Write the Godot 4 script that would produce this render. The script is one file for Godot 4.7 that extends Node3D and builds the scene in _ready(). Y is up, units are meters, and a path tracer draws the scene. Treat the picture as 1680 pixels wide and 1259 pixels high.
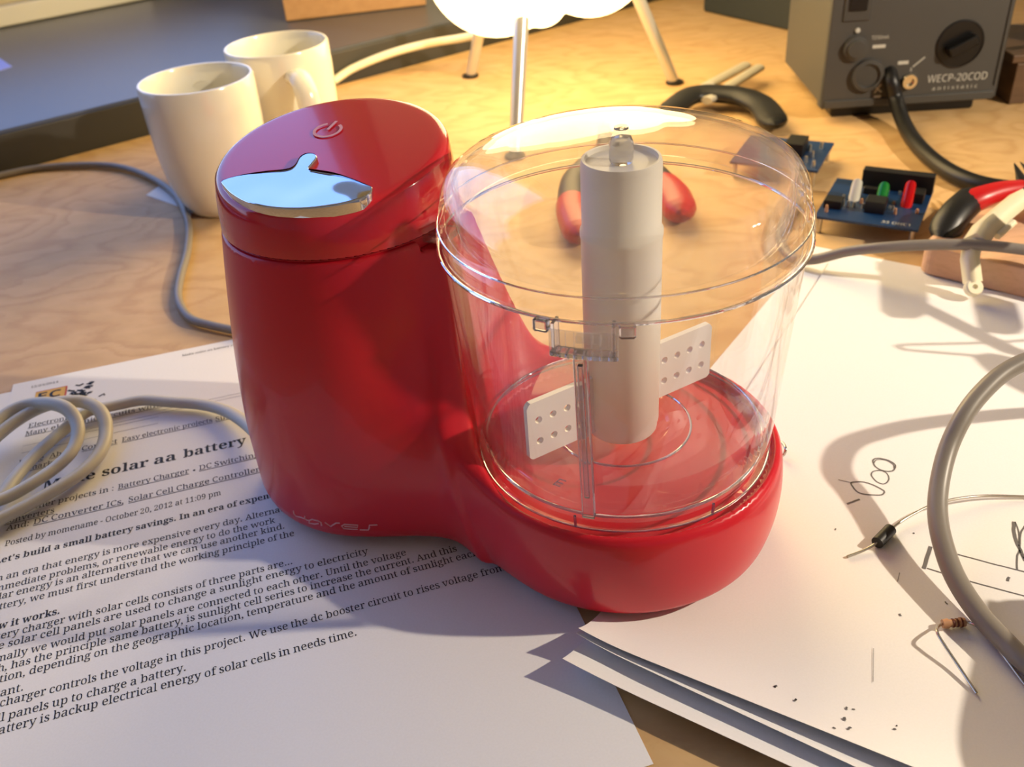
extends Node3D
# Lengths in the tables below are in decimetres (D = 0.1 m); the desk top is y = 0.

const D := 0.1
const BX := 0.374        # bowl axis
const BZ := -2.637
const TX := -0.54        # motor tower axis
const TZ := -3.08
const E1 := Vector3(0.824, 0, -0.567)   # along the window wall
const EN := Vector3(0.567, 0, 0.824)    # from the window wall into the room

var origin := {}
var M := {}
var taken := {}


class MB:
	var v := PackedVector3Array()
	var n := PackedVector3Array()
	var uv := PackedVector2Array()
	var idx := PackedInt32Array()

	func vert(p: Vector3, q: Vector3, t := Vector2.ZERO) -> int:
		v.append(p)
		n.append(q)
		uv.append(t)
		return v.size() - 1

	func tri(a: int, b: int, c: int) -> void:
		var g := (v[b] - v[a]).cross(v[c] - v[a])
		idx.append(a)
		if g.dot(n[a] + n[b] + n[c]) > 0.0:
			idx.append(c)
			idx.append(b)
		else:
			idx.append(b)
			idx.append(c)

	func quad(a: int, b: int, c: int, d: int) -> void:
		tri(a, b, c)
		tri(a, c, d)

	func flat(pts: Array, nn: Vector3) -> void:
		var f := v.size()
		for p in pts:
			vert(p, nn)
		for k in range(1, pts.size() - 1):
			tri(f, f + k, f + k + 1)

	# profile: Vector2(radius, height) from the bottom, outside to the right of its run
	func lathe(cx: float, cz: float, pr: Array, seg := 48, a0 := 0.0, a1 := TAU, crease := 0.75) -> void:
		var segn := []
		for i in pr.size() - 1:
			var d: Vector2 = pr[i + 1] - pr[i]
			segn.append(Vector2(d.y, -d.x).normalized())
		for i in pr.size() - 1:
			var na: Vector2 = segn[i]
			var nb: Vector2 = segn[i]
			if i > 0 and segn[i].dot(segn[i - 1]) > crease:
				na = (segn[i] + segn[i - 1]).normalized()
			if i < pr.size() - 2 and segn[i].dot(segn[i + 1]) > crease:
				nb = (segn[i] + segn[i + 1]).normalized()
			var first := v.size()
			for k in seg + 1:
				var a := lerpf(a0, a1, float(k) / seg)
				var c := cos(a)
				var s := sin(a)
				vert(Vector3(cx + pr[i].x * c, pr[i].y, cz + pr[i].x * s), Vector3(na.x * c, na.y, na.x * s))
				vert(Vector3(cx + pr[i + 1].x * c, pr[i + 1].y, cz + pr[i + 1].x * s), Vector3(nb.x * c, nb.y, nb.x * s))
			for k in seg:
				var q := first + k * 2
				quad(q, q + 1, q + 3, q + 2)

	func tube(pts: Array, r: float, seg := 10, flat_k := 1.0, fine := 6, taper := 1.0, dome := false) -> void:
		var path := []
		if fine <= 1 or pts.size() < 3:
			path = pts.duplicate()
		else:
			for i in pts.size() - 1:
				var p0: Vector3 = pts[maxi(i - 1, 0)]
				var p3: Vector3 = pts[mini(i + 2, pts.size() - 1)]
				for k in fine:
					path.append(pts[i].cubic_interpolate(pts[i + 1], p0, p3, float(k) / fine))
			path.append(pts[-1])
		var up := Vector3.UP
		var rings := []
		var swell := []
		if dome:
			var t0: Vector3 = (path[0] - path[1]).normalized()
			var t1: Vector3 = (path[-1] - path[-2]).normalized()
			var a: Vector3 = path[0]
			var b: Vector3 = path[-1]
			for q in path.size():
				swell.append(1.0)
			for q in [22.0, 45.0, 68.0, 86.0]:
				path.insert(0, a + t0 * r * 0.9 * sin(deg_to_rad(q)))
				path.append(b + t1 * r * taper * 0.9 * sin(deg_to_rad(q)))
				swell.insert(0, cos(deg_to_rad(q)))
				swell.append(cos(deg_to_rad(q)))
		var m := path.size()
		var side := Vector3.ZERO
		for i in m:
			var t: Vector3 = (path[mini(i + 1, m - 1)] - path[maxi(i - 1, 0)]).normalized()
			if i == 0:
				var ref := up if absf(t.y) < 0.9 else Vector3.RIGHT
				side = t.cross(ref).normalized()
			else:
				side = (side - t * side.dot(t)).normalized()
			var nn := side.cross(t).normalized()
			var rr: float = r * lerpf(1.0, taper, float(i) / (m - 1)) * (swell[i] if dome else 1.0)
			var ring := []
			for k in seg:
				var a := TAU * k / seg
				var d := side * cos(a) + nn * sin(a) * flat_k
				var nd := (side * cos(a) + nn * sin(a) / flat_k).normalized()
				ring.append(vert(path[i] + d * rr, nd))
			rings.append(ring)
			if i == 0 or i == m - 1:
				var w := -t if i == 0 else t
				var cc := []
				for k in seg:
					cc.append(v[ring[k]])
				flat(cc, w)
		for i in m - 1:
			for k in seg:
				quad(rings[i][k], rings[i + 1][k], rings[i + 1][(k + 1) % seg], rings[i][(k + 1) % seg])

	# a box with softened edges; bx, by, bz are its half-length axes
	func rbox(c: Vector3, ax: Vector3, ay: Vector3, az: Vector3, bevel := 0.01) -> void:
		var l := [ax.length(), ay.length(), az.length()]
		var e := [ax / l[0], ay / l[1], az / l[2]]
		var b: float = minf(bevel, 0.45 * minf(l[0], minf(l[1], l[2])))
		var id := {}
		for f in 3:
			for s in [-1, 1]:
				for s1 in [-1, 1]:
					for s2 in [-1, 1]:
						var g := (f + 1) % 3
						var h := (f + 2) % 3
						var sg := [0, 0, 0]
						sg[f] = s
						sg[g] = s1
						sg[h] = s2
						var p: Vector3 = c + e[f] * s * l[f] + e[g] * s1 * (l[g] - b) + e[h] * s2 * (l[h] - b)
						id[[f, sg[0], sg[1], sg[2]]] = vert(p, e[f] * s)
		for f in 3:
			var g := (f + 1) % 3
			var h := (f + 2) % 3
			for s in [-1, 1]:
				var q := []
				for w in [[-1, -1], [-1, 1], [1, 1], [1, -1]]:
					var sg := [0, 0, 0]
					sg[f] = s
					sg[g] = w[0]
					sg[h] = w[1]
					q.append(id[[f, sg[0], sg[1], sg[2]]])
				quad(q[0], q[1], q[2], q[3])
			for s in [-1, 1]:
				for s1 in [-1, 1]:
					var q := []
					for w in [[f, -1], [f, 1], [g, 1], [g, -1]]:
						var sg := [0, 0, 0]
						sg[f] = s
						sg[g] = s1
						sg[h] = w[1]
						q.append(id[[w[0], sg[0], sg[1], sg[2]]])
					quad(q[0], q[1], q[2], q[3])
		for a in [-1, 1]:
			for bb in [-1, 1]:
				for cc in [-1, 1]:
					tri(id[[0, a, bb, cc]], id[[1, a, bb, cc]], id[[2, a, bb, cc]])

	# a polygon (2D points on axes ex, ey at o) raised from h0 to h1 along en, its upper rim softened
	func prism(poly: PackedVector2Array, o: Vector3, ex: Vector3, ey: Vector3, en: Vector3, h0: float, h1: float, bevel := 0.0, round_side := false) -> void:
		var m := poly.size()
		var pn := []
		if Geometry2D.is_polygon_clockwise(poly):
			poly = poly.duplicate()
			poly.reverse()
		for i in m:
			var d := (poly[(i + 1) % m] - poly[(i - 1 + m) % m]).normalized()
			pn.append(Vector2(d.y, -d.x))
		var inner := PackedVector2Array()
		for i in m:
			inner.append(poly[i] - pn[i] * bevel)
		var t := Geometry2D.triangulate_polygon(inner)
		if t.is_empty():
			t = Geometry2D.triangulate_polygon(poly)
		for side in 2:
			var f := v.size()
			for i in m:
				var q: Vector2 = inner[i] if side == 1 else poly[i]
				vert(o + ex * q.x + ey * q.y + en * (h1 if side == 1 else h0), en if side == 1 else -en)
			for k in range(0, t.size(), 3):
				tri(f + t[k], f + t[k + 1], f + t[k + 2])
		for i in m:
			var j := (i + 1) % m
			var d := (poly[j] - poly[i]).normalized()
			var fn := Vector2(d.y, -d.x)
			var n0: Vector2 = pn[i] if round_side else fn
			var n1: Vector2 = pn[j] if round_side else fn
			var w0 := ex * n0.x + ey * n0.y
			var w1 := ex * n1.x + ey * n1.y
			var a := vert(o + ex * poly[i].x + ey * poly[i].y + en * h0, w0)
			var b := vert(o + ex * poly[j].x + ey * poly[j].y + en * h0, w1)
			var c := vert(o + ex * poly[j].x + ey * poly[j].y + en * (h1 - bevel), w1)
			var e := vert(o + ex * poly[i].x + ey * poly[i].y + en * (h1 - bevel), w0)
			quad(a, b, c, e)
			if bevel > 0.0:
				var g := vert(o + ex * inner[j].x + ey * inner[j].y + en * h1, en)
				var k := vert(o + ex * inner[i].x + ey * inner[i].y + en * h1, en)
				quad(e, c, g, k)

	# a thin drawn or printed line on a level sheet
	func ribbon(pts: Array, w: float, y: float, closed := false) -> void:
		var m := pts.size()
		var f := v.size()
		for i in m:
			var a: Vector2 = pts[(i - 1 + m) % m] if closed else pts[maxi(i - 1, 0)]
			var b: Vector2 = pts[(i + 1) % m] if closed else pts[mini(i + 1, m - 1)]
			var d := (b - a).normalized()
			var s := Vector2(-d.y, d.x) * w * 0.5
			vert(Vector3(pts[i].x + s.x, y, pts[i].y + s.y), Vector3.UP)
			vert(Vector3(pts[i].x - s.x, y, pts[i].y - s.y), Vector3.UP)
		for i in (m if closed else m - 1):
			var j := (i + 1) % m
			quad(f + i * 2, f + i * 2 + 1, f + j * 2 + 1, f + j * 2)

	# lettering from p along ex, fitted to a width; size is the font size
	func words(s: String, bold: bool, p: Vector3, ex: Vector3, ey: Vector3, width: float, size: float, family := "Droid Serif") -> float:
		var tm := TextMesh.new()
		var f := SystemFont.new()
		f.font_names = PackedStringArray([family])
		f.font_weight = 700 if bold else 400
		tm.font = f
		tm.font_size = 48
		tm.pixel_size = 1.0 / 48.0
		tm.depth = 0.0
		tm.curve_step = 2.0
		tm.horizontal_alignment = HORIZONTAL_ALIGNMENT_LEFT
		tm.text = "H"
		var base: float = tm.get_aabb().position.y
		tm.text = s
		var box := tm.get_aabb()
		var kx := width / maxf(box.size.x, 0.001) if width > 0.0 else size
		var en := ex.cross(ey).normalized()
		for k in tm.get_surface_count():
			var arr := tm.surface_get_arrays(k)
			var pv: PackedVector3Array = arr[Mesh.ARRAY_VERTEX]
			var pi_: PackedInt32Array = arr[Mesh.ARRAY_INDEX] if arr[Mesh.ARRAY_INDEX] != null else PackedInt32Array(range(pv.size()))
			var pn: PackedVector3Array = arr[Mesh.ARRAY_NORMAL]
			var at := v.size()
			for q in pv:
				vert(p + ex * (q.x - box.position.x) * kx + ey * (q.y - base) * size, en)
			for q in range(0, pi_.size() - 2, 3):
				if pn[pi_[q]].z > 0.5:
					tri(at + pi_[q], at + pi_[q + 1], at + pi_[q + 2])
		return box.size.x * kx

	func mesh(o: Vector3) -> ArrayMesh:
		var a := []
		a.resize(Mesh.ARRAY_MAX)
		var w := PackedVector3Array()
		w.resize(v.size())
		for i in v.size():
			w[i] = v[i] * 0.1 - o
		a[Mesh.ARRAY_VERTEX] = w
		a[Mesh.ARRAY_NORMAL] = n
		a[Mesh.ARRAY_TEX_UV] = uv
		a[Mesh.ARRAY_INDEX] = idx
		var am := ArrayMesh.new()
		am.add_surface_from_arrays(Mesh.PRIMITIVE_TRIANGLES, a)
		return am


func numbered(called: String) -> String:
	taken[called] = taken.get(called, -1) + 1
	return called if taken[called] == 0 else "%s_%03d" % [called, taken[called]]


func thing(called: String, label: String, category: String, at: Vector3, group := "") -> Node3D:
	var o := Node3D.new()
	o.name = numbered(called)
	add_child(o)
	o.position = at * D
	origin[o] = at * D
	o.set_meta("label", label)
	o.set_meta("category", category)
	if group:
		o.set_meta("group", group)
	return o


func part(parent: Node, called: String, mb: MB, m: Material, label := "") -> MeshInstance3D:
	var o := MeshInstance3D.new()
	o.name = called
	o.mesh = mb.mesh(origin[parent])
	o.material_override = m
	parent.add_child(o, true)
	origin[o] = origin[parent]
	if label:
		o.set_meta("label", label)
	return o


func single(called: String, mb: MB, m: Material, label: String, category: String, at: Vector3, group := "") -> MeshInstance3D:
	var o := MeshInstance3D.new()
	o.name = numbered(called)
	o.mesh = mb.mesh(at * D)
	o.position = at * D
	o.material_override = m
	add_child(o)
	origin[o] = at * D
	o.set_meta("label", label)
	o.set_meta("category", category)
	if group:
		o.set_meta("group", group)
	return o


func structure(called: String, parent: Node = null) -> Node3D:
	var o := Node3D.new()
	o.name = called
	(parent if parent else self).add_child(o, true)
	origin[o] = Vector3.ZERO
	o.set_meta("kind", "structure")
	return o


func wall_box(s0: float, s1: float, y0: float, y1: float, d0: float, d1: float, bevel := 0.005) -> MB:
	var mb := MB.new()
	var c := E1 * (s0 + s1) * 0.5 + EN * (d0 + d1) * 0.5 + Vector3(0, (y0 + y1) * 0.5, 0)
	mb.rbox(c * 10.0, E1 * (s1 - s0) * 5.0, Vector3(0, (y1 - y0) * 5.0, 0), EN * (d1 - d0) * 5.0, bevel * 10.0)
	return mb


func room_part(called: String, mb: MB, m: Material) -> MeshInstance3D:
	var o := MeshInstance3D.new()
	o.name = called
	o.mesh = mb.mesh(Vector3.ZERO)
	o.material_override = m
	add_child(o)
	origin[o] = Vector3.ZERO
	o.set_meta("kind", "structure")
	return o


func mat(key: String, c: Color, rough: float, metal := 0.0, coat := 0.0) -> StandardMaterial3D:
	var m := StandardMaterial3D.new()
	m.resource_name = key
	m.albedo_color = c
	m.roughness = rough
	m.metallic = metal
	if coat > 0.0:
		m.clearcoat_enabled = true
		m.clearcoat = coat
		m.clearcoat_roughness = 0.04
	M[key] = m
	return m


func clear(key: String, c: Color, rough := 0.02) -> StandardMaterial3D:
	var m := mat(key, c, rough)
	m.transparency = BaseMaterial3D.TRANSPARENCY_ALPHA
	return m


func solid_clear(key: String, c: Color, rough := 0.03) -> StandardMaterial3D:
	var m := mat(key, c, rough)
	m.refraction_enabled = true
	m.refraction_scale = 0.05
	return m


func ramp(stops: Array) -> Gradient:
	var g := Gradient.new()
	var at := PackedFloat32Array()
	var cs := PackedColorArray()
	for s in stops:
		at.append(s[0])
		cs.append(s[1])
	g.offsets = at
	g.colors = cs
	return g


func noise_map(seed_: int, freq: float, octaves: int, g: Gradient, side := 1024, warp := 0.0) -> NoiseTexture2D:
	var f := FastNoiseLite.new()
	f.seed = seed_
	f.frequency = freq
	f.fractal_octaves = octaves
	if warp > 0.0:
		f.domain_warp_enabled = true
		f.domain_warp_amplitude = warp
		f.domain_warp_frequency = 0.004
	var t := NoiseTexture2D.new()
	t.width = side
	t.height = side
	t.seamless = true
	t.noise = f
	t.color_ramp = g
	return t


func materials() -> void:
	var wood := mat("birch_ply", Color(1, 1, 1), 0.6)
	var a := Color(0.80, 0.66, 0.455)
	var b := Color(0.765, 0.615, 0.415)
	var c := Color(0.815, 0.675, 0.48)
	wood.albedo_texture = noise_map(7, 0.0035, 3, ramp([[0.0, a], [0.2, c], [0.28, b], [0.33, c], [0.42, a], [0.47, b], [0.52, c], [0.6, a], [0.66, b], [0.7, c], [0.8, a], [1.0, b]]), 1024, 60.0)
	wood.uv1_triplanar = true
	wood.uv1_world_triplanar = true
	wood.uv1_scale = Vector3(1.5, 1.5, 2.6)
	wood.detail_enabled = true
	wood.detail_blend_mode = BaseMaterial3D.BLEND_MODE_MUL
	wood.detail_albedo = noise_map(3, 0.05, 4, ramp([[0.0, Color(0.93, 0.92, 0.9)], [1.0, Color(1, 1, 1)]]), 512)
	wood.detail_uv_layer = BaseMaterial3D.DETAIL_UV_1
	var block := mat("block_wood", Color(1, 1, 1), 0.6)
	block.albedo_texture = noise_map(11, 0.012, 4, ramp([[0.0, Color(0.76, 0.60, 0.46)], [0.5, Color(0.83, 0.67, 0.53)], [1.0, Color(0.79, 0.63, 0.49)]]), 512, 30.0)
	block.uv1_triplanar = true
	block.uv1_scale = Vector3(8, 30, 30)
	var dark_wood := mat("dark_wood", Color(1, 1, 1), 0.5)
	dark_wood.albedo_texture = noise_map(12, 0.02, 4, ramp([[0.0, Color(0.30, 0.22, 0.15)], [1.0, Color(0.42, 0.32, 0.22)]]), 256)
	dark_wood.uv1_triplanar = true
	dark_wood.uv1_scale = Vector3(4, 20, 4)
	var paper := mat("paper", Color(1, 1, 1), 0.7)
	paper.albedo_texture = noise_map(21, 0.2, 2, ramp([[0.0, Color(0.905, 0.90, 0.895)], [1.0, Color(0.925, 0.92, 0.915)]]), 256)
	paper.uv1_triplanar = true
	paper.uv1_world_triplanar = true
	paper.uv1_scale = Vector3(20, 20, 20)
	mat("ink", Color(0.07, 0.07, 0.075), 0.7)
	mat("grey_ink", Color(0.42, 0.43, 0.47), 0.7)
	mat("link_ink", Color(0.11, 0.12, 0.22), 0.7)
	mat("pencil", Color(0.40, 0.39, 0.39), 0.6)
	mat("yellow_ink", Color(0.86, 0.68, 0.30), 0.7)
	mat("red_ink", Color(0.74, 0.24, 0.16), 0.7)
	var red := mat("red_plastic", Color(0.80, 0.11, 0.175), 0.30, 0.0, 0.25)
	red.metallic_specular = 0.42
	var red_top := mat("red_gloss", Color(0.80, 0.11, 0.175), 0.14, 0.0, 0.6)
	red_top.metallic_specular = 0.5
	mat("chrome", Color(0.90, 0.91, 0.93), 0.05, 1.0)
	mat("mark", Color(0.88, 0.62, 0.64), 0.5)
	var wp := mat("white_plastic", Color(0.92, 0.91, 0.875), 0.35)
	wp.backlight_enabled = true
	wp.backlight = Color(0.62, 0.60, 0.55)
	mat("blade_plastic", Color(0.88, 0.86, 0.84), 0.35)
	mat("suction_rubber", Color(0.72, 0.72, 0.68), 0.4)
	clear("bowl_plastic", Color(0.97, 0.96, 0.97, 0.010))
	clear("lid_plastic", Color(0.97, 0.95, 0.93, 0.012))
	solid_clear("rim_plastic", Color(0.93, 0.92, 0.95, 0.03))
	solid_clear("edge_plastic", Color(0.70, 0.66, 0.80, 0.10))
	solid_clear("pin_plastic", Color(0.9, 0.89, 0.87, 0.06))
	clear("latch_plastic", Color(0.92, 0.89, 0.87, 0.20))
	mat("mug_glaze", Color(0.90, 0.885, 0.82), 0.16, 0.0, 0.5)
	mat("sill_laminate", Color(0.285, 0.295, 0.32), 0.32)
	mat("sill_edge", Color(0.20, 0.195, 0.18), 0.45)
	mat("window_paint", Color(0.74, 0.69, 0.56), 0.45)
	mat("window_strip", Color(0.86, 0.84, 0.77), 0.4)
	mat("wall_paint", Color(0.91, 0.895, 0.86), 0.9)
	mat("ceiling_paint", Color(0.93, 0.93, 0.92), 0.9)
	mat("floor_cover", Color(0.38, 0.35, 0.32), 0.6)
	clear("pane", Color(1, 1, 1, 0.02))
	var card := mat("cardboard", Color(1, 1, 1), 0.8)
	card.albedo_texture = noise_map(31, 0.05, 3, ramp([[0.0, Color(0.62, 0.47, 0.32)], [1.0, Color(0.68, 0.53, 0.37)]]), 256)
	card.uv1_triplanar = true
	card.uv1_scale = Vector3(6, 6, 6)
	mat("grey_cable", Color(0.50, 0.475, 0.44), 0.4)
	mat("cream_cord", Color(0.76, 0.75, 0.70), 0.45)
	mat("lamp_cord", Color(0.88, 0.85, 0.74), 0.4)
	mat("lamp_metal", Color(0.80, 0.79, 0.76), 0.3, 0.6)
	mat("black_cable", Color(0.05, 0.05, 0.05), 0.4)
	mat("station_black", Color(0.265, 0.262, 0.25), 0.5)
	mat("station_trim", Color(0.26, 0.26, 0.25), 0.4)
	mat("knob_black", Color(0.03, 0.03, 0.03), 0.35)
	mat("label_print", Color(0.74, 0.74, 0.70), 0.6)
	mat("nickel", Color(0.85, 0.82, 0.74), 0.2, 1.0)
	mat("steel", Color(0.74, 0.72, 0.66), 0.35, 0.35)
	mat("dark_steel", Color(0.20, 0.19, 0.18), 0.35, 0.7)
	mat("wire", Color(0.78, 0.76, 0.72), 0.25, 1.0)
	mat("handle_black", Color(0.055, 0.06, 0.065), 0.4)
	mat("handle_red", Color(0.72, 0.07, 0.09), 0.35)
	mat("ivory_plastic", Color(0.90, 0.87, 0.74), 0.4)
	mat("board_blue", Color(0.07, 0.19, 0.33), 0.4)
	mat("chip_black", Color(0.04, 0.04, 0.04), 0.45)
	mat("solder", Color(0.80, 0.78, 0.72), 0.3, 0.9)
	mat("led_green", Color(0.10, 0.48, 0.20), 0.15)
	mat("led_red", Color(0.70, 0.05, 0.08), 0.15)
	mat("led_clear", Color(0.80, 0.79, 0.74), 0.1)
	mat("resistor_tan", Color(0.70, 0.52, 0.38), 0.4)
	mat("band_brown", Color(0.36, 0.14, 0.08), 0.5)
	mat("dark_case", Color(0.15, 0.17, 0.145), 0.6)
	mat("blue_card", Color(0.60, 0.64, 0.92), 0.6)
	mat("spool", Color(0.80, 0.77, 0.70), 0.5)


func _ready() -> void:
	# camera
	var cam := Camera3D.new()
	cam.name = "camera"
	cam.transform = Transform3D(Basis(Vector3(0.99663, -0.06803, 0.04585), Vector3(0.08204, 0.82647, -0.55697), Vector3(-0.00000, 0.55885, 0.82927)), Vector3(0, 0.2430, 0))
	cam.fov = 44.5077
	cam.near = 0.01
	cam.far = 60.0
	var lens := CameraAttributesPhysical.new()
	lens.frustum_focal_length = 29.3263
	lens.frustum_focus_distance = 0.30
	lens.exposure_aperture = 17.251
	lens.frustum_near = 0.01
	lens.frustum_far = 60.0
	cam.attributes = lens
	add_child(cam)
	cam.fov = 44.5077
	# sky
	var env := Environment.new()
	var sky := Sky.new()
	var psm := ProceduralSkyMaterial.new()
	psm.sky_top_color = Color(0.41, 0.56, 0.85)
	psm.sky_horizon_color = Color(0.70, 0.78, 0.90)
	psm.ground_bottom_color = Color(0.20, 0.20, 0.22)
	psm.ground_horizon_color = Color(0.45, 0.48, 0.55)
	psm.sky_energy_multiplier = 1.0
	sky.sky_material = psm
	env.background_mode = Environment.BG_SKY
	env.sky = sky
	env.background_energy_multiplier = 3.0
	env.tonemap_mode = Environment.TONE_MAPPER_LINEAR
	env.tonemap_exposure = 1.08
	env.sdfgi_enabled = true
	env.ssao_enabled = true
	env.ssil_enabled = true
	var we := WorldEnvironment.new()
	we.name = "world"
	we.environment = env
	add_child(we)
	materials()
	build_room()
	build_desk()
	build_papers()
	build_processor()
	build_lamp()
	build_work_lamp()
	build_mugs()
	build_station()
	build_cables()
	build_tools()
	build_boards()
	build_small()


func build_room() -> void:
	room_part("floor", wall_box(-2.4, 1.6, -0.84, -0.74, -1.4, 1.4), M.floor_cover)
	room_part("ceiling", wall_box(-2.4, 1.6, 1.75, 1.85, -1.4, 1.4), M.ceiling_paint)
	room_part("wall_left", wall_box(-2.4, -2.3, -0.74, 1.75, -1.4, 1.4), M.wall_paint)
	room_part("wall_right", wall_box(1.5, 1.6, -0.74, 1.75, -1.4, 1.4), M.wall_paint)
	room_part("wall_front", wall_box(-2.3, 1.5, -0.74, 1.75, 1.3, 1.4), M.wall_paint)
	# the wall with the window: parapet, pier, lintel
	var wb := structure("wall_back")
	part(wb, "parapet", wall_box(-2.3, 1.5, -0.74, -0.02, -1.35, -0.815), M.wall_paint)
	part(wb, "pier", wall_box(0.56, 1.5, 0.03, 1.75, -1.35, -1.19), M.wall_paint)
	part(wb, "pier", wall_box(-2.3, -1.75, 0.03, 1.75, -1.35, -1.19), M.wall_paint)
	part(wb, "lintel", wall_box(-1.75, 0.56, 1.55, 1.75, -1.35, -1.19), M.wall_paint)
	var sill := structure("trim_1")
	part(sill, "sill_board", wall_box(-2.3, 1.5, 0.0, 0.03, -1.35, -0.8, 0.002), M.sill_laminate)
	part(sill, "sill_front", wall_box(-2.3, 1.5, -0.02, 0.0285, -0.815, -0.7976, 0.002), M.sill_edge)
	var win := structure("window_1")
	part(win, "bottom_rail", wall_box(-1.75, 0.56, 0.03, 0.085, -1.30, -1.205, 0.004), M.window_paint)
	part(win, "rail_step", wall_box(-1.75, 0.56, 0.03, 0.052, -1.205, -1.19, 0.003), M.window_strip)
	part(win, "sash_rail", wall_box(-1.75, 0.56, 0.085, 0.115, -1.30, -1.225, 0.004), M.window_strip)
	part(win, "top_rail", wall_box(-1.75, 0.56, 1.49, 1.55, -1.30, -1.205, 0.004), M.window_paint)
	part(win, "side_rail", wall_box(0.50, 0.56, 0.085, 1.49, -1.30, -1.205, 0.004), M.window_paint)
	part(win, "side_rail", wall_box(-1.75, -1.69, 0.085, 1.49, -1.30, -1.205, 0.004), M.window_paint)
	part(win, "pane", wall_box(-1.69, 0.50, 0.115, 1.49, -1.268, -1.264, 0.0005), M.pane)


func build_desk() -> void:
	var t := thing("desk", "light birch plywood desk carrying everything in front of window sill", "desk", Vector3(0, -7.4, -3))
	part(t, "tabletop", wall_box(-1.25, 1.3, -0.028, 0.0, -0.7966, 0.16, 0.002), M.birch_ply)
	for s in [-1.2, 1.19]:
		for d in [-0.76, 0.06]:
			part(t, "leg", wall_box(s, s + 0.06, -0.74, -0.028, d, d + 0.06), M.dark_case)


func sheet(c: Vector2, ang: float, w: float, l: float, y: float, lift: float, reach: float, edge := 0.0, nx := 26, ny := 34) -> MB:
	# a sheet with its front-left corner at c; w along ang, l away from the viewer; the corner curls up by lift
	var mb := MB.new()
	var ex := Vector2(cos(ang), sin(ang))
	var ey := Vector2(sin(ang), -cos(ang))
	var th := 0.0012
	var f := func(a: float, b: float) -> float:
		var q := maxf(0.0, 1.0 - sqrt(pow(a / reach, 2.0) + pow(b / (reach * 1.1), 2.0)))
		var k := maxf(0.0, 1.0 - b / 0.38)
		return y + lift * q * q + edge * pow(k, 3.0)
	for side in 2:
		var first := mb.v.size()
		for j in ny + 1:
			for i in nx + 1:
				var a := w * pow(float(i) / nx, 1.6)
				var b := l * pow(float(j) / ny, 1.6)
				var h: float = f.call(a, b)
				var da: float = (f.call(a + 0.01, b) - h) / 0.01
				var db: float = (f.call(a, b + 0.01) - h) / 0.01
				var p := c + ex * a + ey * b
				var g := ex * da + ey * db
				var nn := Vector3(-g.x, 1, -g.y).normalized()
				mb.vert(Vector3(p.x, h + (th if side == 0 else 0.0), p.y), nn if side == 0 else -nn)
		for j in ny:
			for i in nx:
				var q := first + j * (nx + 1) + i
				mb.quad(q, q + 1, q + nx + 2, q + nx + 1)
	var count := (nx + 1) * (ny + 1)
	var rim := []
	for i in nx + 1:
		rim.append(i)
	for j in range(1, ny + 1):
		rim.append(j * (nx + 1) + nx)
	for i in range(nx - 1, -1, -1):
		rim.append(ny * (nx + 1) + i)
	for j in range(ny - 1, 0, -1):
		rim.append(j * (nx + 1))
	var mid := c + ex * w * 0.5 + ey * l * 0.5
	for k in rim.size():
		var a: Vector3 = mb.v[rim[k]]
		var b: Vector3 = mb.v[rim[(k + 1) % rim.size()]]
		var o := (a + b) * 0.5 - Vector3(mid.x, y, mid.y)
		o.y = 0
		var e := (b - a).normalized()
		var nn := Vector3(e.z, 0, -e.x).normalized()
		if nn.dot(o) < 0:
			nn = -nn
		mb.flat([a, b, mb.v[rim[(k + 1) % rim.size()] + count], mb.v[rim[k] + count]], nn)
	return mb


const PO := Vector2(-2.458, -3.955)     # top left corner of the printed page
const PA := -0.2511


func page(u: float, v: float) -> Vector2:
	return PO + Vector2(cos(PA), sin(PA)) * u * 0.01 + Vector2(-sin(PA), cos(PA)) * v * 0.01


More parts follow.
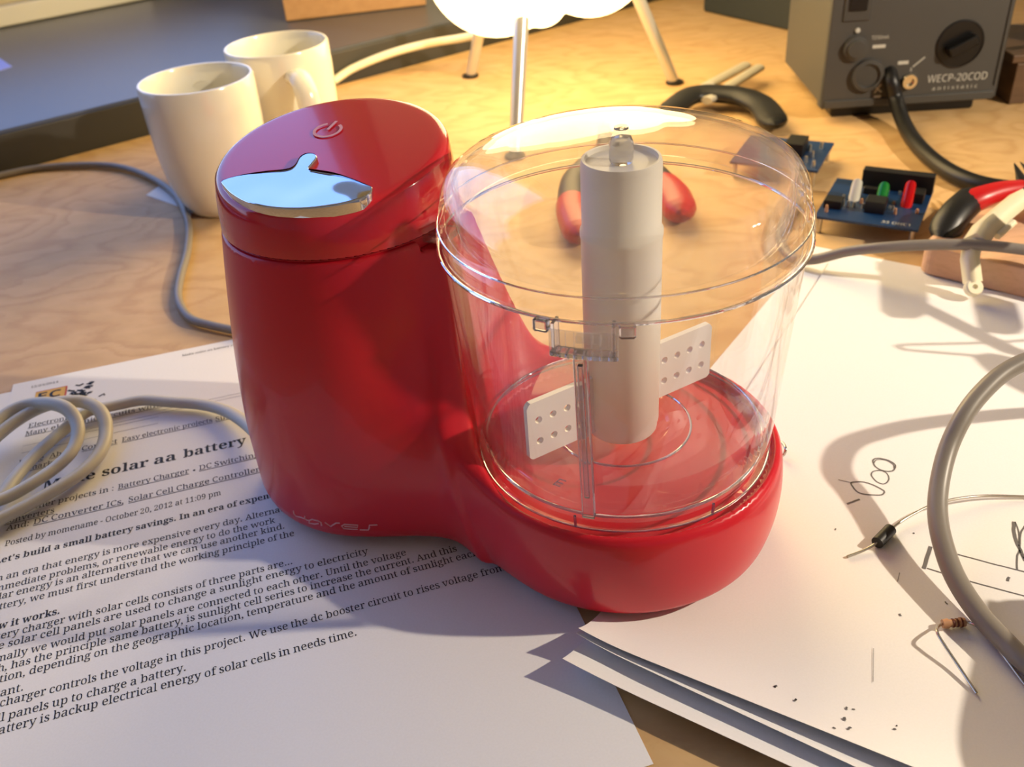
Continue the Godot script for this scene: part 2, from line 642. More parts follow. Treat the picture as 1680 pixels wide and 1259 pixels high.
func build_papers() -> void:
	var ex2 := Vector2(cos(PA), sin(PA))
	var ey2 := Vector2(-sin(PA), cos(PA))
	# the page below, its corner looking out on the left
	single("paper_sheet", sheet(PO + ex2 * -0.22 + ey2 * 3.0 + Vector2(0.02, 0.03), PA + 0.012, 2.1, 2.97, 0.0004, 0, 1), M.paper, "blank white sheet peeking out under the printed page at left", "paper", Vector3(-1, 0, -2.6))
	var fl := PO + ey2 * 2.97
	var t := thing("printed_page", "printed page with bold solar battery heading under red machine", "paper", Vector3(-1, 0.0018, -2.6))
	part(t, "sheet", sheet(fl, PA, 2.1, 2.97, 0.002, 0, 1), M.paper)
	var y := 0.0040
	var ex := Vector3(ex2.x, 0, ex2.y)
	var ey := Vector3(-ey2.x, 0, -ey2.y)
	var ink := MB.new()
	var link := MB.new()
	var at := func(u: float, v: float) -> Vector3:
		var q := page(u, v)
		return Vector3(q.x, y, q.y)
	# [text, bold, left, right, baseline, size] in millimetres on the page
	var lines := [
		["12/23/2014", false, 9.1, 21.8, 7.4, 2.6], ["Make solar aa battery charger", false, 81.3, 114.0, 7.0, 2.6],
		["Many", false, 11.4, 21.0, 49.8, 4.7], ["electronic circuits with E", false, 22.5, 74.0, 49.6, 4.7],
		["Electronic", false, 12.0, 31.0, 43.6, 4.7], ["project circuits", false, 33.0, 60.9, 43.6, 4.7],
		["Make", true, 23.5, 44.5, 95.0, 8.4], ["solar", true, 47.3, 66.5, 95.0, 8.4], ["aa", true, 68.8, 77.9, 95.0, 8.4], ["battery", true, 81.0, 107.9, 95.0, 8.4],
		["Other projects in :", false, 19.0, 52.6, 106.8, 4.7],
		["And:", false, 12.1, 20.6, 117.1, 4.7],
		["Posted by momename - October 20, 2012 at 11:09 pm", false, 13.0, 95.6, 126.7, 4.7],
		["Let's build a small battery savings. In an era of expensive", true, 10.5, 122.0, 136.2, 4.8],
		["In an era that energy is more expensive every day. Alternative", false, 11.3, 124.5, 146.4, 4.7],
		["immediate problems, or renewable energy to do the work", false, 11.5, 115.3, 152.0, 4.7],
		["Solar energy is an alternative that we can use another kind.", false, 10.6, 118.4, 156.8, 4.7],
		["battery, we must first understand the working principle of the", false, 11.4, 121.6, 162.3, 4.7],
		["How it works.", true, 11.5, 37.3, 172.4, 4.8],
		["Battery charger with solar cells consists of three parts are...", false, 11.0, 119.3, 177.5, 4.7],
		["The solar cell panels are used to change a sunlight energy to electricity", false, 13.2, 147.0, 182.3, 4.7],
		["Normally we would put solar panels are connected to each other. Until the voltage", false, 11.4, 160.1, 188.2, 4.7],
		["high, has the principle same battery, is sunlight cell series to increase the current. And this", false, 13.7, 178.3, 193.0, 4.7],
		["direction, depending on the geographic location, temperature and the amount of sunlight each", false, 11.5, 185.3, 197.9, 4.7],
		["constant.", false, 12.0, 28.9, 204.2, 4.7],
		["The charger controls the voltage in this project. We use the dc booster circuit to rises voltage from", false, 14.5, 192.2, 208.6, 4.7],
		["cell panels up to charge a battery.", false, 18.5, 80.5, 214.7, 4.7],
		["battery is backup electrical energy of solar cells in needs time.", false, 21.2, 136.5, 219.8, 4.7],
	]
	for l in lines:
		ink.words(l[0], l[1], at.call(l[2], l[4]), ex, ey, (l[3] - l[2]) * 0.01, l[5] * 0.01)
	# underlined links
	var links := [
		["Home", 11.3, 21.5, 72.2], ["About", 24.0, 35.0, 72.2], ["Contact", 37.6, 52.6, 72.2], ["Easy electronic projects", 54.6, 94.0, 72.2], ["Simple", 95.5, 108.0, 72.2], ["Remark", 11.8, 25.8, 77.9],
		["Battery Charger", 54.4, 83.2, 106.7], ["DC Switching", 87.4, 112.5, 106.5], ["converters", 11.0, 29.8, 112.3],
		["DC Converter ICs,", 22.4, 57.0, 117.1], ["Solar Cell Charge Controller", 59.0, 112.0, 117.1],
	]
	for l in links:
		link.words(l[0], false, at.call(l[1], l[3]), ex, ey, (l[2] - l[1]) * 0.01, 0.047)
		link.ribbon([page(l[1], l[3] + 0.75), page(l[2], l[3] + 0.75)], 0.0032, y)
	for l in [[11.4, 74.0, 50.4], [12.0, 60.9, 44.3]]:
		link.ribbon([page(l[0], l[2]), page(l[1], l[2])], 0.0030, y)
	ink.ribbon([page(84.9, 105.7), page(85.8, 105.7)], 0.009, y)
	part(t, "body_text", ink, M.ink)
	part(t, "link_text", link, M.link_ink)
	var frame := MB.new()
	frame.ribbon([page(11.5, 58.0), page(70.0, 58.0), page(70.0, 63.5), page(11.5, 63.5)], 0.002, y, true)
	frame.ribbon([page(72.0, 53.0), page(108.0, 53.0)], 0.002, y)
	frame.ribbon([page(40.0, 55.5), page(108.0, 55.5)], 0.002, y)
	part(t, "search_box", frame, M.grey_ink)
	# the site's logo: a yellow box with a red edge and dark letters, and a small ink drawing
	var box := MB.new()
	box.ribbon([page(12.0, 18.5), page(26.0, 18.5)], 0.115, y)
	var logo := part(t, "logo_box", box, M.yellow_ink)
	var rededge := MB.new()
	rededge.ribbon([page(26.3, 12.6), page(26.3, 24.2)], 0.008, y + 0.0004)
	rededge.ribbon([page(12.0, 12.6), page(26.3, 12.6)], 0.004, y + 0.0004)
	part(logo, "red_edge", rededge, M.red_ink)
	var letters := MB.new()
	letters.words("EC", true, at.call(13.5, 20.5) + Vector3(0, 0.0005, 0), ex, ey, 0.105, 0.085, "Droid Sans")
	part(logo, "letters", letters, M.ink)
	var doodle := MB.new()
	var rng := RandomNumberGenerator.new()
	rng.seed = 5
	for k in 26:
		var u := rng.randf_range(28.0, 37.0)
		var v := rng.randf_range(13.5, 25.5)
		doodle.ribbon([page(u, v), page(u + rng.randf_range(-1.5, 2.0), v + rng.randf_range(-1.0, 1.5)), page(u + rng.randf_range(0.5, 2.5), v + rng.randf_range(-1.5, 2.0))], rng.randf_range(0.008, 0.02), y)
	for k in 7:
		var u := rng.randf_range(27.0, 43.0)
		var v := rng.randf_range(27.5, 35.0)
		doodle.ribbon([page(u, v), page(u + rng.randf_range(0.5, 2.5), v + rng.randf_range(-2.5, -1.0)), page(u + rng.randf_range(2.5, 4.5), v)], rng.randf_range(0.007, 0.013), y)
	part(t, "logo_drawing", doodle, M.ink)

	# the stack of blank sheets on the right, from the bottom up
	single("paper_sheet", sheet(Vector2(0.30, -2.75), 0.634, 2.1, 2.46, 0.0022, 0, 1), M.paper, "white sheet whose far corner shows behind the bowl before the wooden block", "paper", Vector3(1.5, 0, -4), "sheets under the machine")
	single("paper_sheet", sheet(Vector2(0.086, -1.935), 0.615, 2.1, 2.97, 0.0045, 0.016, 0.3, 0.060), M.paper, "lowest sheet of the stack, its flat corner sticking out before the machine", "paper", Vector3(1.2, 0, -3), "sheets under the machine")
	single("paper_sheet", sheet(Vector2(0.138, -2.02), 0.64, 2.1, 2.97, 0.0078, 0.018, 0.2, 0.068), M.paper, "middle sheet of the stack with curled corner under the drawing sheet", "paper", Vector3(1.2, 0, -3), "sheets under the machine")
	var s := thing("drawing_sheet", "white sheet with pencil circles on top of the right stack", "paper", Vector3(1.2, 0.0105, -3))
	part(s, "sheet", sheet(Vector2(0.146, -2.025), 0.58, 2.1, 2.97, 0.0110, 0.022, 0.2, 0.078), M.paper)
	var p := MB.new()
	var py := 0.0132
	p.ribbon([Vector2(1.394, -2.833), Vector2(1.397, -2.838), Vector2(1.400, -2.841), Vector2(1.404, -2.844), Vector2(1.409, -2.846), Vector2(1.414, -2.846), Vector2(1.420, -2.846), Vector2(1.427, -2.845), Vector2(1.433, -2.842), Vector2(1.439, -2.839), Vector2(1.446, -2.835), Vector2(1.452, -2.830), Vector2(1.457, -2.825), Vector2(1.461, -2.820), Vector2(1.464, -2.814), Vector2(1.467, -2.809), Vector2(1.468, -2.803), Vector2(1.469, -2.798), Vector2(1.468, -2.794), Vector2(1.466, -2.789), Vector2(1.464, -2.784), Vector2(1.461, -2.780), Vector2(1.457, -2.775), Vector2(1.454, -2.770), Vector2(1.449, -2.767), Vector2(1.445, -2.764), Vector2(1.439, -2.763), Vector2(1.434, -2.763), Vector2(1.428, -2.763), Vector2(1.422, -2.765), Vector2(1.415, -2.768), Vector2(1.409, -2.772), Vector2(1.403, -2.776), Vector2(1.399, -2.782), Vector2(1.395, -2.788), Vector2(1.392, -2.795), Vector2(1.390, -2.802), Vector2(1.390, -2.810), Vector2(1.391, -2.818), Vector2(1.392, -2.826)], 0.0060, py, true)
	part(s, "pencil_circle", p, M.pencil)
	p = MB.new()
	p.ribbon([Vector2(1.395, -2.821), Vector2(1.397, -2.824), Vector2(1.401, -2.830), Vector2(1.405, -2.834), Vector2(1.411, -2.837), Vector2(1.418, -2.838), Vector2(1.427, -2.837), Vector2(1.436, -2.834), Vector2(1.444, -2.831), Vector2(1.450, -2.825), Vector2(1.455, -2.817), Vector2(1.459, -2.809), Vector2(1.462, -2.802), Vector2(1.462, -2.795), Vector2(1.460, -2.788), Vector2(1.458, -2.782), Vector2(1.456, -2.778)], 0.0040, py)
	part(s, "pencil_line", p, M.pencil)
	p = MB.new()
	p.ribbon([Vector2(1.357, -2.748), Vector2(1.359, -2.754), Vector2(1.362, -2.760), Vector2(1.366, -2.765), Vector2(1.371, -2.769), Vector2(1.377, -2.772), Vector2(1.384, -2.773), Vector2(1.391, -2.774), Vector2(1.397, -2.773), Vector2(1.403, -2.772), Vector2(1.409, -2.769), Vector2(1.413, -2.764), Vector2(1.417, -2.759), Vector2(1.419, -2.752), Vector2(1.419, -2.744), Vector2(1.419, -2.736), Vector2(1.417, -2.728), Vector2(1.415, -2.721), Vector2(1.412, -2.715), Vector2(1.407, -2.709), Vector2(1.403, -2.704), Vector2(1.398, -2.699), Vector2(1.393, -2.696), Vector2(1.387, -2.694), Vector2(1.382, -2.693), Vector2(1.377, -2.696), Vector2(1.371, -2.700), Vector2(1.366, -2.706), Vector2(1.362, -2.713), Vector2(1.360, -2.720), Vector2(1.358, -2.730), Vector2(1.357, -2.739)], 0.0050, py, true)
	part(s, "pencil_circle", p, M.pencil)
	p = MB.new()
	p.ribbon([Vector2(1.269, -2.717), Vector2(1.276, -2.719), Vector2(1.286, -2.719), Vector2(1.297, -2.718), Vector2(1.307, -2.716), Vector2(1.316, -2.713), Vector2(1.324, -2.708), Vector2(1.332, -2.703), Vector2(1.339, -2.697), Vector2(1.347, -2.689), Vector2(1.354, -2.680), Vector2(1.361, -2.671), Vector2(1.366, -2.663), Vector2(1.369, -2.659), Vector2(1.371, -2.656), Vector2(1.371, -2.653), Vector2(1.371, -2.650), Vector2(1.369, -2.646), Vector2(1.366, -2.642), Vector2(1.362, -2.638), Vector2(1.358, -2.635), Vector2(1.353, -2.633), Vector2(1.348, -2.633), Vector2(1.343, -2.633), Vector2(1.336, -2.634), Vector2(1.327, -2.636), Vector2(1.316, -2.638), Vector2(1.305, -2.641), Vector2(1.296, -2.644), Vector2(1.289, -2.647), Vector2(1.283, -2.651), Vector2(1.277, -2.655), Vector2(1.273, -2.660), Vector2(1.270, -2.666), Vector2(1.268, -2.673), Vector2(1.266, -2.680), Vector2(1.266, -2.687), Vector2(1.265, -2.695), Vector2(1.264, -2.704), Vector2(1.265, -2.712)], 0.0060, py, true)
	part(s, "pencil_circle", p, M.pencil)
	p = MB.new()
	p.ribbon([Vector2(1.225, -2.739), Vector2(1.228, -2.738), Vector2(1.232, -2.735), Vector2(1.238, -2.732), Vector2(1.243, -2.729), Vector2(1.250, -2.726), Vector2(1.257, -2.722), Vector2(1.263, -2.718), Vector2(1.268, -2.715)], 0.0030, py)
	part(s, "pencil_line", p, M.pencil)
	p = MB.new()
	p.ribbon([Vector2(1.211, -2.600), Vector2(1.217, -2.602), Vector2(1.225, -2.605), Vector2(1.234, -2.608), Vector2(1.241, -2.611), Vector2(1.248, -2.614), Vector2(1.255, -2.616), Vector2(1.262, -2.618), Vector2(1.266, -2.620)], 0.0070, py)
	part(s, "pencil_line", p, M.pencil)
	p = MB.new()
	p.ribbon([Vector2(1.420, -2.348), Vector2(1.415, -2.340), Vector2(1.408, -2.329), Vector2(1.400, -2.317), Vector2(1.391, -2.304), Vector2(1.381, -2.289), Vector2(1.371, -2.272), Vector2(1.361, -2.257), Vector2(1.354, -2.247)], 0.0130, py)
	part(s, "pencil_line", p, M.pencil)
	p = MB.new()
	p.ribbon([Vector2(1.431, -2.340), Vector2(1.445, -2.331), Vector2(1.465, -2.319), Vector2(1.488, -2.305), Vector2(1.510, -2.291), Vector2(1.531, -2.279), Vector2(1.553, -2.266), Vector2(1.574, -2.253), Vector2(1.596, -2.240), Vector2(1.619, -2.228), Vector2(1.642, -2.215), Vector2(1.663, -2.203), Vector2(1.678, -2.195)], 0.0050, py)
	part(s, "pencil_line", p, M.pencil)
	p = MB.new()
	p.ribbon([Vector2(1.366, -2.248), Vector2(1.386, -2.235), Vector2(1.414, -2.216), Vector2(1.445, -2.196), Vector2(1.472, -2.179), Vector2(1.495, -2.165), Vector2(1.516, -2.153), Vector2(1.537, -2.141), Vector2(1.556, -2.130), Vector2(1.577, -2.118), Vector2(1.598, -2.106), Vector2(1.616, -2.096), Vector2(1.628, -2.088)], 0.0050, py)
	part(s, "pencil_line", p, M.pencil)
	p = MB.new()
	p.ribbon([Vector2(1.757, -2.435), Vector2(1.752, -2.426), Vector2(1.746, -2.413), Vector2(1.738, -2.399), Vector2(1.732, -2.385), Vector2(1.728, -2.372), Vector2(1.723, -2.359), Vector2(1.720, -2.347), Vector2(1.717, -2.335), Vector2(1.715, -2.325), Vector2(1.714, -2.317), Vector2(1.713, -2.308), Vector2(1.712, -2.298), Vector2(1.709, -2.284), Vector2(1.706, -2.268), Vector2(1.704, -2.254), Vector2(1.702, -2.243)], 0.0120, py)
	part(s, "pencil_line", p, M.pencil)
	p = MB.new()
	p.ribbon([Vector2(1.786, -2.412), Vector2(1.779, -2.405), Vector2(1.769, -2.395), Vector2(1.758, -2.384), Vector2(1.748, -2.370), Vector2(1.738, -2.353), Vector2(1.728, -2.333), Vector2(1.718, -2.314), Vector2(1.710, -2.298), Vector2(1.703, -2.289), Vector2(1.698, -2.283), Vector2(1.693, -2.278), Vector2(1.687, -2.270), Vector2(1.679, -2.255), Vector2(1.670, -2.238), Vector2(1.662, -2.221), Vector2(1.657, -2.209)], 0.0060, py)
	part(s, "pencil_line", p, M.pencil)
	p = MB.new()
	p.ribbon([Vector2(1.761, -2.435), Vector2(1.759, -2.425), Vector2(1.756, -2.410), Vector2(1.752, -2.394), Vector2(1.746, -2.377), Vector2(1.738, -2.359), Vector2(1.728, -2.340), Vector2(1.718, -2.321), Vector2(1.710, -2.304), Vector2(1.707, -2.289), Vector2(1.705, -2.275), Vector2(1.704, -2.264), Vector2(1.704, -2.255)], 0.0050, py)
	part(s, "pencil_line", p, M.pencil)
	p = MB.new()
	p.ribbon([Vector2(0.718, -1.799), Vector2(0.717, -1.799), Vector2(0.715, -1.799), Vector2(0.713, -1.800), Vector2(0.713, -1.800), Vector2(0.715, -1.801), Vector2(0.718, -1.802), Vector2(0.721, -1.803), Vector2(0.723, -1.804)], 0.0066, py + 0.0255)
	p.ribbon([Vector2(0.759, -1.740), Vector2(0.760, -1.741), Vector2(0.761, -1.742), Vector2(0.762, -1.743), Vector2(0.762, -1.744), Vector2(0.760, -1.742), Vector2(0.758, -1.740), Vector2(0.755, -1.738), Vector2(0.754, -1.736)], 0.0063, py + 0.0353)
	p.ribbon([Vector2(0.883, -1.665), Vector2(0.882, -1.665), Vector2(0.881, -1.666), Vector2(0.879, -1.666), Vector2(0.878, -1.665), Vector2(0.877, -1.664), Vector2(0.876, -1.662), Vector2(0.876, -1.660), Vector2(0.875, -1.659)], 0.0089, py + 0.0347)
	p.ribbon([Vector2(0.871, -1.617), Vector2(0.871, -1.618), Vector2(0.872, -1.619), Vector2(0.873, -1.621), Vector2(0.874, -1.622), Vector2(0.876, -1.623), Vector2(0.878, -1.624), Vector2(0.881, -1.624), Vector2(0.882, -1.625)], 0.0067, py + 0.0495)
	p.ribbon([Vector2(0.901, -1.704), Vector2(0.901, -1.705), Vector2(0.901, -1.707), Vector2(0.901, -1.708), Vector2(0.901, -1.710), Vector2(0.902, -1.711), Vector2(0.903, -1.712), Vector2(0.904, -1.713), Vector2(0.905, -1.714)], 0.0060, py + 0.0196)
	p.ribbon([Vector2(0.918, -1.706), Vector2(0.918, -1.706), Vector2(0.917, -1.706), Vector2(0.917, -1.706), Vector2(0.918, -1.706), Vector2(0.919, -1.706), Vector2(0.922, -1.706), Vector2(0.924, -1.705), Vector2(0.926, -1.705)], 0.0043, py + 0.0172)
	p.ribbon([Vector2(0.829, -1.620), Vector2(0.829, -1.620), Vector2(0.828, -1.621), Vector2(0.828, -1.621), Vector2(0.829, -1.622), Vector2(0.830, -1.621), Vector2(0.832, -1.620), Vector2(0.834, -1.618), Vector2(0.835, -1.618)], 0.0046, py + 0.0593)
	p.ribbon([Vector2(1.026, -1.640), Vector2(1.025, -1.640), Vector2(1.024, -1.640), Vector2(1.023, -1.640), Vector2(1.022, -1.640), Vector2(1.022, -1.640), Vector2(1.023, -1.639), Vector2(1.024, -1.638), Vector2(1.024, -1.638)], 0.0043, py + 0.0169)
	p.ribbon([Vector2(1.014, -1.624), Vector2(1.014, -1.625), Vector2(1.014, -1.626), Vector2(1.013, -1.627), Vector2(1.013, -1.627), Vector2(1.012, -1.628), Vector2(1.010, -1.627), Vector2(1.008, -1.627), Vector2(1.007, -1.627)], 0.0052, py + 0.0211)
	p.ribbon([Vector2(1.615, -2.178), Vector2(1.614, -2.177), Vector2(1.612, -2.175), Vector2(1.610, -2.174), Vector2(1.608, -2.172), Vector2(1.606, -2.169), Vector2(1.604, -2.166), Vector2(1.602, -2.163), Vector2(1.601, -2.161)], 0.0085, py)
	p.ribbon([Vector2(1.363, -2.096), Vector2(1.363, -2.095), Vector2(1.363, -2.093), Vector2(1.363, -2.091), Vector2(1.363, -2.089), Vector2(1.364, -2.088), Vector2(1.365, -2.086), Vector2(1.366, -2.085), Vector2(1.367, -2.084)], 0.0044, py)
	p.ribbon([Vector2(1.199, -2.061), Vector2(1.199, -2.060), Vector2(1.198, -2.058), Vector2(1.197, -2.056), Vector2(1.197, -2.055), Vector2(1.197, -2.054), Vector2(1.198, -2.053), Vector2(1.199, -2.052), Vector2(1.199, -2.051)], 0.0072, py)
	p.ribbon([Vector2(1.386, -2.418), Vector2(1.387, -2.419), Vector2(1.389, -2.420), Vector2(1.391, -2.420), Vector2(1.392, -2.420), Vector2(1.392, -2.420), Vector2(1.390, -2.419), Vector2(1.389, -2.418), Vector2(1.388, -2.418)], 0.0050, py)
	p.ribbon([Vector2(1.124, -2.467), Vector2(1.124, -2.467), Vector2(1.124, -2.467), Vector2(1.123, -2.468), Vector2(1.123, -2.468), Vector2(1.124, -2.470), Vector2(1.126, -2.472), Vector2(1.127, -2.474), Vector2(1.128, -2.476)], 0.0044, py)
	p.ribbon([Vector2(1.268, -2.238), Vector2(1.245, -2.198)], 0.0020, py)
	p.ribbon([Vector2(1.065, -1.930), Vector2(1.018, -1.806)], 0.0016, py + 0.0021)
	part(s, "pencil_mark", p, M.pencil).set_meta("kind", "stuff")


func smin(a: float, b: float, k: float) -> float:
	var h := maxf(k - absf(a - b), 0.0) / k
	return minf(a, b) - h * h * k * 0.25


func smax(a: float, b: float, k: float) -> float:
	var h := maxf(k - absf(a - b), 0.0) / k
	return maxf(a, b) + h * h * k * 0.25


func tower_r(h: float) -> float:
	return 0.507 - 0.118 * pow(maxf(0.0, h - 0.3), 1.5) - maxf(0.0, 0.1 - h) * 0.22


func cradle_r(h: float) -> float:
	return 0.513 + 0.073 * (h - 0.44)


func body_field(x: float, h: float, z: float) -> float:
	var tx := x - TX
	var tz := z - TZ
	var bx := x - BX
	var bz := z - BZ
	var rho := sqrt(bx * bx + bz * bz)
	var tower := sqrt(tx * tx + tz * tz) - tower_r(h)
	var e := (h - 0.26) / 0.24
	var ring := smax(rho - (0.56 - e * e * 0.045), h - 0.415, 0.05)
	var f := smin(tower, ring, 0.48)
	# the wings that sweep from the tower round the bowl
	var a := absf(wrapf(atan2(bz, bx) + 2.688, -PI, PI))
	var top := 1.16 - maxf(0.0, a - 0.17) * 1.62
	var wing := smax(absf(rho - cradle_r(h) - 0.03) - 0.038, (h - top) * 0.55, 0.03)
	f = smin(f, wing, 0.10)
	f = smax(f, h - 1.143, 0.012)
	f = smax(f, 0.046 - h, 0.03)
	# the notch under the cap for the lid's tongue
	if h > 1.05:
		var along := tx * 0.9 + tz * 0.436
		var side := tz * 0.9 - tx * 0.436
		f = smax(f, -maxf(maxf(0.355 - along, 1.108 - h), absf(side - 0.07) - 0.085), 0.008)
	var cut := maxf(rho - (cradle_r(h) if h > 0.44 else 0.513), 0.36 - h)
	return smax(f, -cut, 0.032)


func surface_nets(field: Callable, lo: Vector3, hi: Vector3, cell: float) -> MB:
	var mb := MB.new()
	var nx := int((hi.x - lo.x) / cell) + 1
	var ny := int((hi.y - lo.y) / cell) + 1
	var nz := int((hi.z - lo.z) / cell) + 1
	var val := PackedFloat32Array()
	val.resize(nx * ny * nz)
	# a coarse pass finds the blocks that the surface may cross
	var blk := 4
	val.fill(9.0)
	for bi in range(0, nx, blk):
		for bj in range(0, ny, blk):
			for bk in range(0, nz, blk):
				var c: float = field.call(lo.x + (bi + 1.5) * cell, lo.y + (bj + 1.5) * cell, lo.z + (bk + 1.5) * cell)
				if absf(c) > cell * blk * 1.6:
					for i in range(bi, mini(bi + blk, nx)):
						for j in range(bj, mini(bj + blk, ny)):
							for k in range(bk, mini(bk + blk, nz)):
								val[(i * ny + j) * nz + k] = c
				else:
					for i in range(bi, mini(bi + blk, nx)):
						for j in range(bj, mini(bj + blk, ny)):
							for k in range(bk, mini(bk + blk, nz)):
								val[(i * ny + j) * nz + k] = field.call(lo.x + i * cell, lo.y + j * cell, lo.z + k * cell)
	var vid := {}
	var e := 0.002
	for i in nx - 1:
		for j in ny - 1:
			for k in nz - 1:
				var q := (i * ny + j) * nz + k
				var s := 0
				var c := [q, q + 1, q + nz, q + nz + 1, q + ny * nz, q + ny * nz + 1, q + ny * nz + nz, q + ny * nz + nz + 1]
				for w in c:
					if val[w] < 0.0:
						s += 1
				if s == 0 or s == 8:
					continue
				var sum := Vector3.ZERO
				var count := 0
				for a in 8:
					for b in [1, 2, 4]:
						if a & b:
							continue
						var va := val[c[a]]
						var vb := val[c[a | b]]
						if (va < 0.0) != (vb < 0.0):
							var tt := va / (va - vb)
							var pa := Vector3((a >> 2) & 1, (a >> 1) & 1, a & 1)
							var pb := Vector3(((a | b) >> 2) & 1, ((a | b) >> 1) & 1, (a | b) & 1)
							sum += pa.lerp(pb, tt)
							count += 1
				var p := lo + (Vector3(i, j, k) + sum / count) * cell
				var g := Vector3.UP
				for it in 3:
					var v0: float = field.call(p.x, p.y, p.z)
					g = Vector3(field.call(p.x + e, p.y, p.z) - field.call(p.x - e, p.y, p.z), field.call(p.x, p.y + e, p.z) - field.call(p.x, p.y - e, p.z), field.call(p.x, p.y, p.z + e) - field.call(p.x, p.y, p.z - e)) / (2 * e)
					if it < 2 and g.length_squared() > 0.01:
						var stp := g * v0 / g.length_squared()
						p -= stp.limit_length(cell * 0.5)
				vid[q] = mb.vert(p, g.normalized())
	for i in range(1, nx - 1):
		for j in range(1, ny - 1):
			for k in range(1, nz - 1):
				var q := (i * ny + j) * nz + k
				var a := val[q] < 0.0
				if a != (val[q + 1] < 0.0):
					mb.quad(vid[q], vid[q - ny * nz], vid[q - ny * nz - nz], vid[q - nz])
				if a != (val[q + nz] < 0.0):
					mb.quad(vid[q], vid[q - ny * nz], vid[q - ny * nz - 1], vid[q - 1])
				if a != (val[q + ny * nz] < 0.0):
					mb.quad(vid[q], vid[q - nz], vid[q - nz - 1], vid[q - 1])
	return mb


func cap_top(x: float, z: float) -> float:
	return 1.362 + 0.0483 * x - 0.1435 * z


func build_processor() -> void:
	var t := thing("mini_chopper", "red mini food chopper with clear bowl and chrome button", "food chopper", Vector3(-0.1, 0, -2.85))
	var body := part(t, "body", surface_nets(body_field, Vector3(-1.12, -0.02, -3.66), Vector3(1.02, 1.2, -2.0), 0.0155), M.red_plastic)
	# the maker's mark low on the tower
	var mk := MB.new()
	mk.tube([Vector3(-0.853, 0.132, -2.682), Vector3(-0.854, 0.116, -2.682), Vector3(-0.848, 0.108, -2.677), Vector3(-0.826, 0.114, -2.661), Vector3(-0.811, 0.115, -2.651), Vector3(-0.806, 0.131, -2.649)], 0.0032, 5, 1.0, 1)
	mk.tube([Vector3(-0.809, 0.117, -2.650), Vector3(-0.803, 0.112, -2.646), Vector3(-0.792, 0.114, -2.640)], 0.0032, 5, 1.0, 1)
	mk.tube([Vector3(-0.795, 0.099, -2.642), Vector3(-0.792, 0.114, -2.640), Vector3(-0.779, 0.124, -2.633), Vector3(-0.755, 0.126, -2.621), Vector3(-0.744, 0.121, -2.616), Vector3(-0.745, 0.105, -2.616)], 0.0032, 5, 1.0, 1)
	mk.tube([Vector3(-0.795, 0.099, -2.642), Vector3(-0.772, 0.104, -2.629), Vector3(-0.754, 0.113, -2.620)], 0.0032, 5, 1.0, 1)
	mk.tube([Vector3(-0.728, 0.126, -2.609), Vector3(-0.709, 0.110, -2.602), Vector3(-0.685, 0.131, -2.594), Vector3(-0.670, 0.133, -2.590)], 0.0032, 5, 1.0, 1)
	mk.tube([Vector3(-0.655, 0.119, -2.586), Vector3(-0.606, 0.118, -2.576), Vector3(-0.602, 0.129, -2.575), Vector3(-0.653, 0.129, -2.586), Vector3(-0.665, 0.119, -2.589), Vector3(-0.659, 0.108, -2.587), Vector3(-0.624, 0.107, -2.580), Vector3(-0.607, 0.108, -2.577)], 0.0032, 5, 1.0, 1)
	mk.tube([Vector3(-0.599, 0.106, -2.575), Vector3(-0.568, 0.106, -2.570), Vector3(-0.562, 0.118, -2.569), Vector3(-0.560, 0.130, -2.569), Vector3(-0.530, 0.133, -2.564)], 0.0032, 5, 1.0, 1)
	part(body, "logo", mk, M.mark, "thin pale lettering")
	for q in [[0.60, -2.29], [0.05, -2.35], [0.78, -2.95], [-0.75, -2.78], [-0.78, -3.38]]:
		var ft := MB.new()
		ft.lathe(q[0], q[1], [Vector2(0, 0.0135), Vector2(0.062, 0.0135), Vector2(0.058, 0.03), Vector2(0.05, 0.065), Vector2(0, 0.065)], 20)
		part(t, "foot", ft, M.suction_rubber)
	var neck := MB.new()
	neck.lathe(TX, TZ, [Vector2(0.403, 1.11), Vector2(0.403, 1.158)], 64)
	part(t, "seam", neck, M.red_plastic)
	# the cap, cut off aslant
	var cap := MB.new()
	var rings := []
	var seg := 96
	var prof := [[0.36, 1.151, 0], [0.409, 1.150, 0], [0.413, 1.156, 0], [0.410, 0.3, 1], [0.404, 0.65, 1], [0.396, 0.9, 1], [0.387, 0.955, 1], [0.378, 0.985, 1], [0.366, 0.998, 1], [0.35, 1.0, 1], [0.25, 1.0, 1], [0.12, 1.0, 1], [0.0, 1.0, 1]]
	var pts := []
	for i in prof.size():
		var row := []
		for k in seg:
			var an := TAU * k / seg
			var x: float = prof[i][0] * cos(an)
			var z: float = prof[i][0] * sin(an)
			var h: float = prof[i][1] if prof[i][2] == 0 else lerpf(1.158, cap_top(x, z) + 0.006 * (1.0 - pow(prof[i][0] / 0.36, 2.0)), prof[i][1])
			row.append(Vector3(TX + x, h, TZ + z))
		pts.append(row)
	for i in prof.size():
		var row := []
		for k in seg:
			var up: Vector3 = pts[mini(i + 1, prof.size() - 1)][k] - pts[maxi(i - 1, 0)][k]
			var ro: Vector3 = pts[i][(k + 1) % seg] - pts[i][(k + seg - 1) % seg]
			if i == prof.size() - 1:
				row.append(cap.vert(pts[i][k], Vector3(-0.0483, 1, 0.1435).normalized()))
				continue
			var nn := ro.cross(up).normalized()
			var out := Vector3(cos(TAU * k / seg), 0.3, sin(TAU * k / seg))
			if nn.dot(out) < 0:
				nn = -nn
			if i == 0:
				nn = Vector3.DOWN
			row.append(cap.vert(pts[i][k], nn))
		rings.append(row)
	for i in prof.size() - 1:
		for k in seg:
			cap.quad(rings[i][k], rings[i][(k + 1) % seg], rings[i + 1][(k + 1) % seg], rings[i + 1][k])
	var capn := part(t, "cap", cap, M.red_gloss)
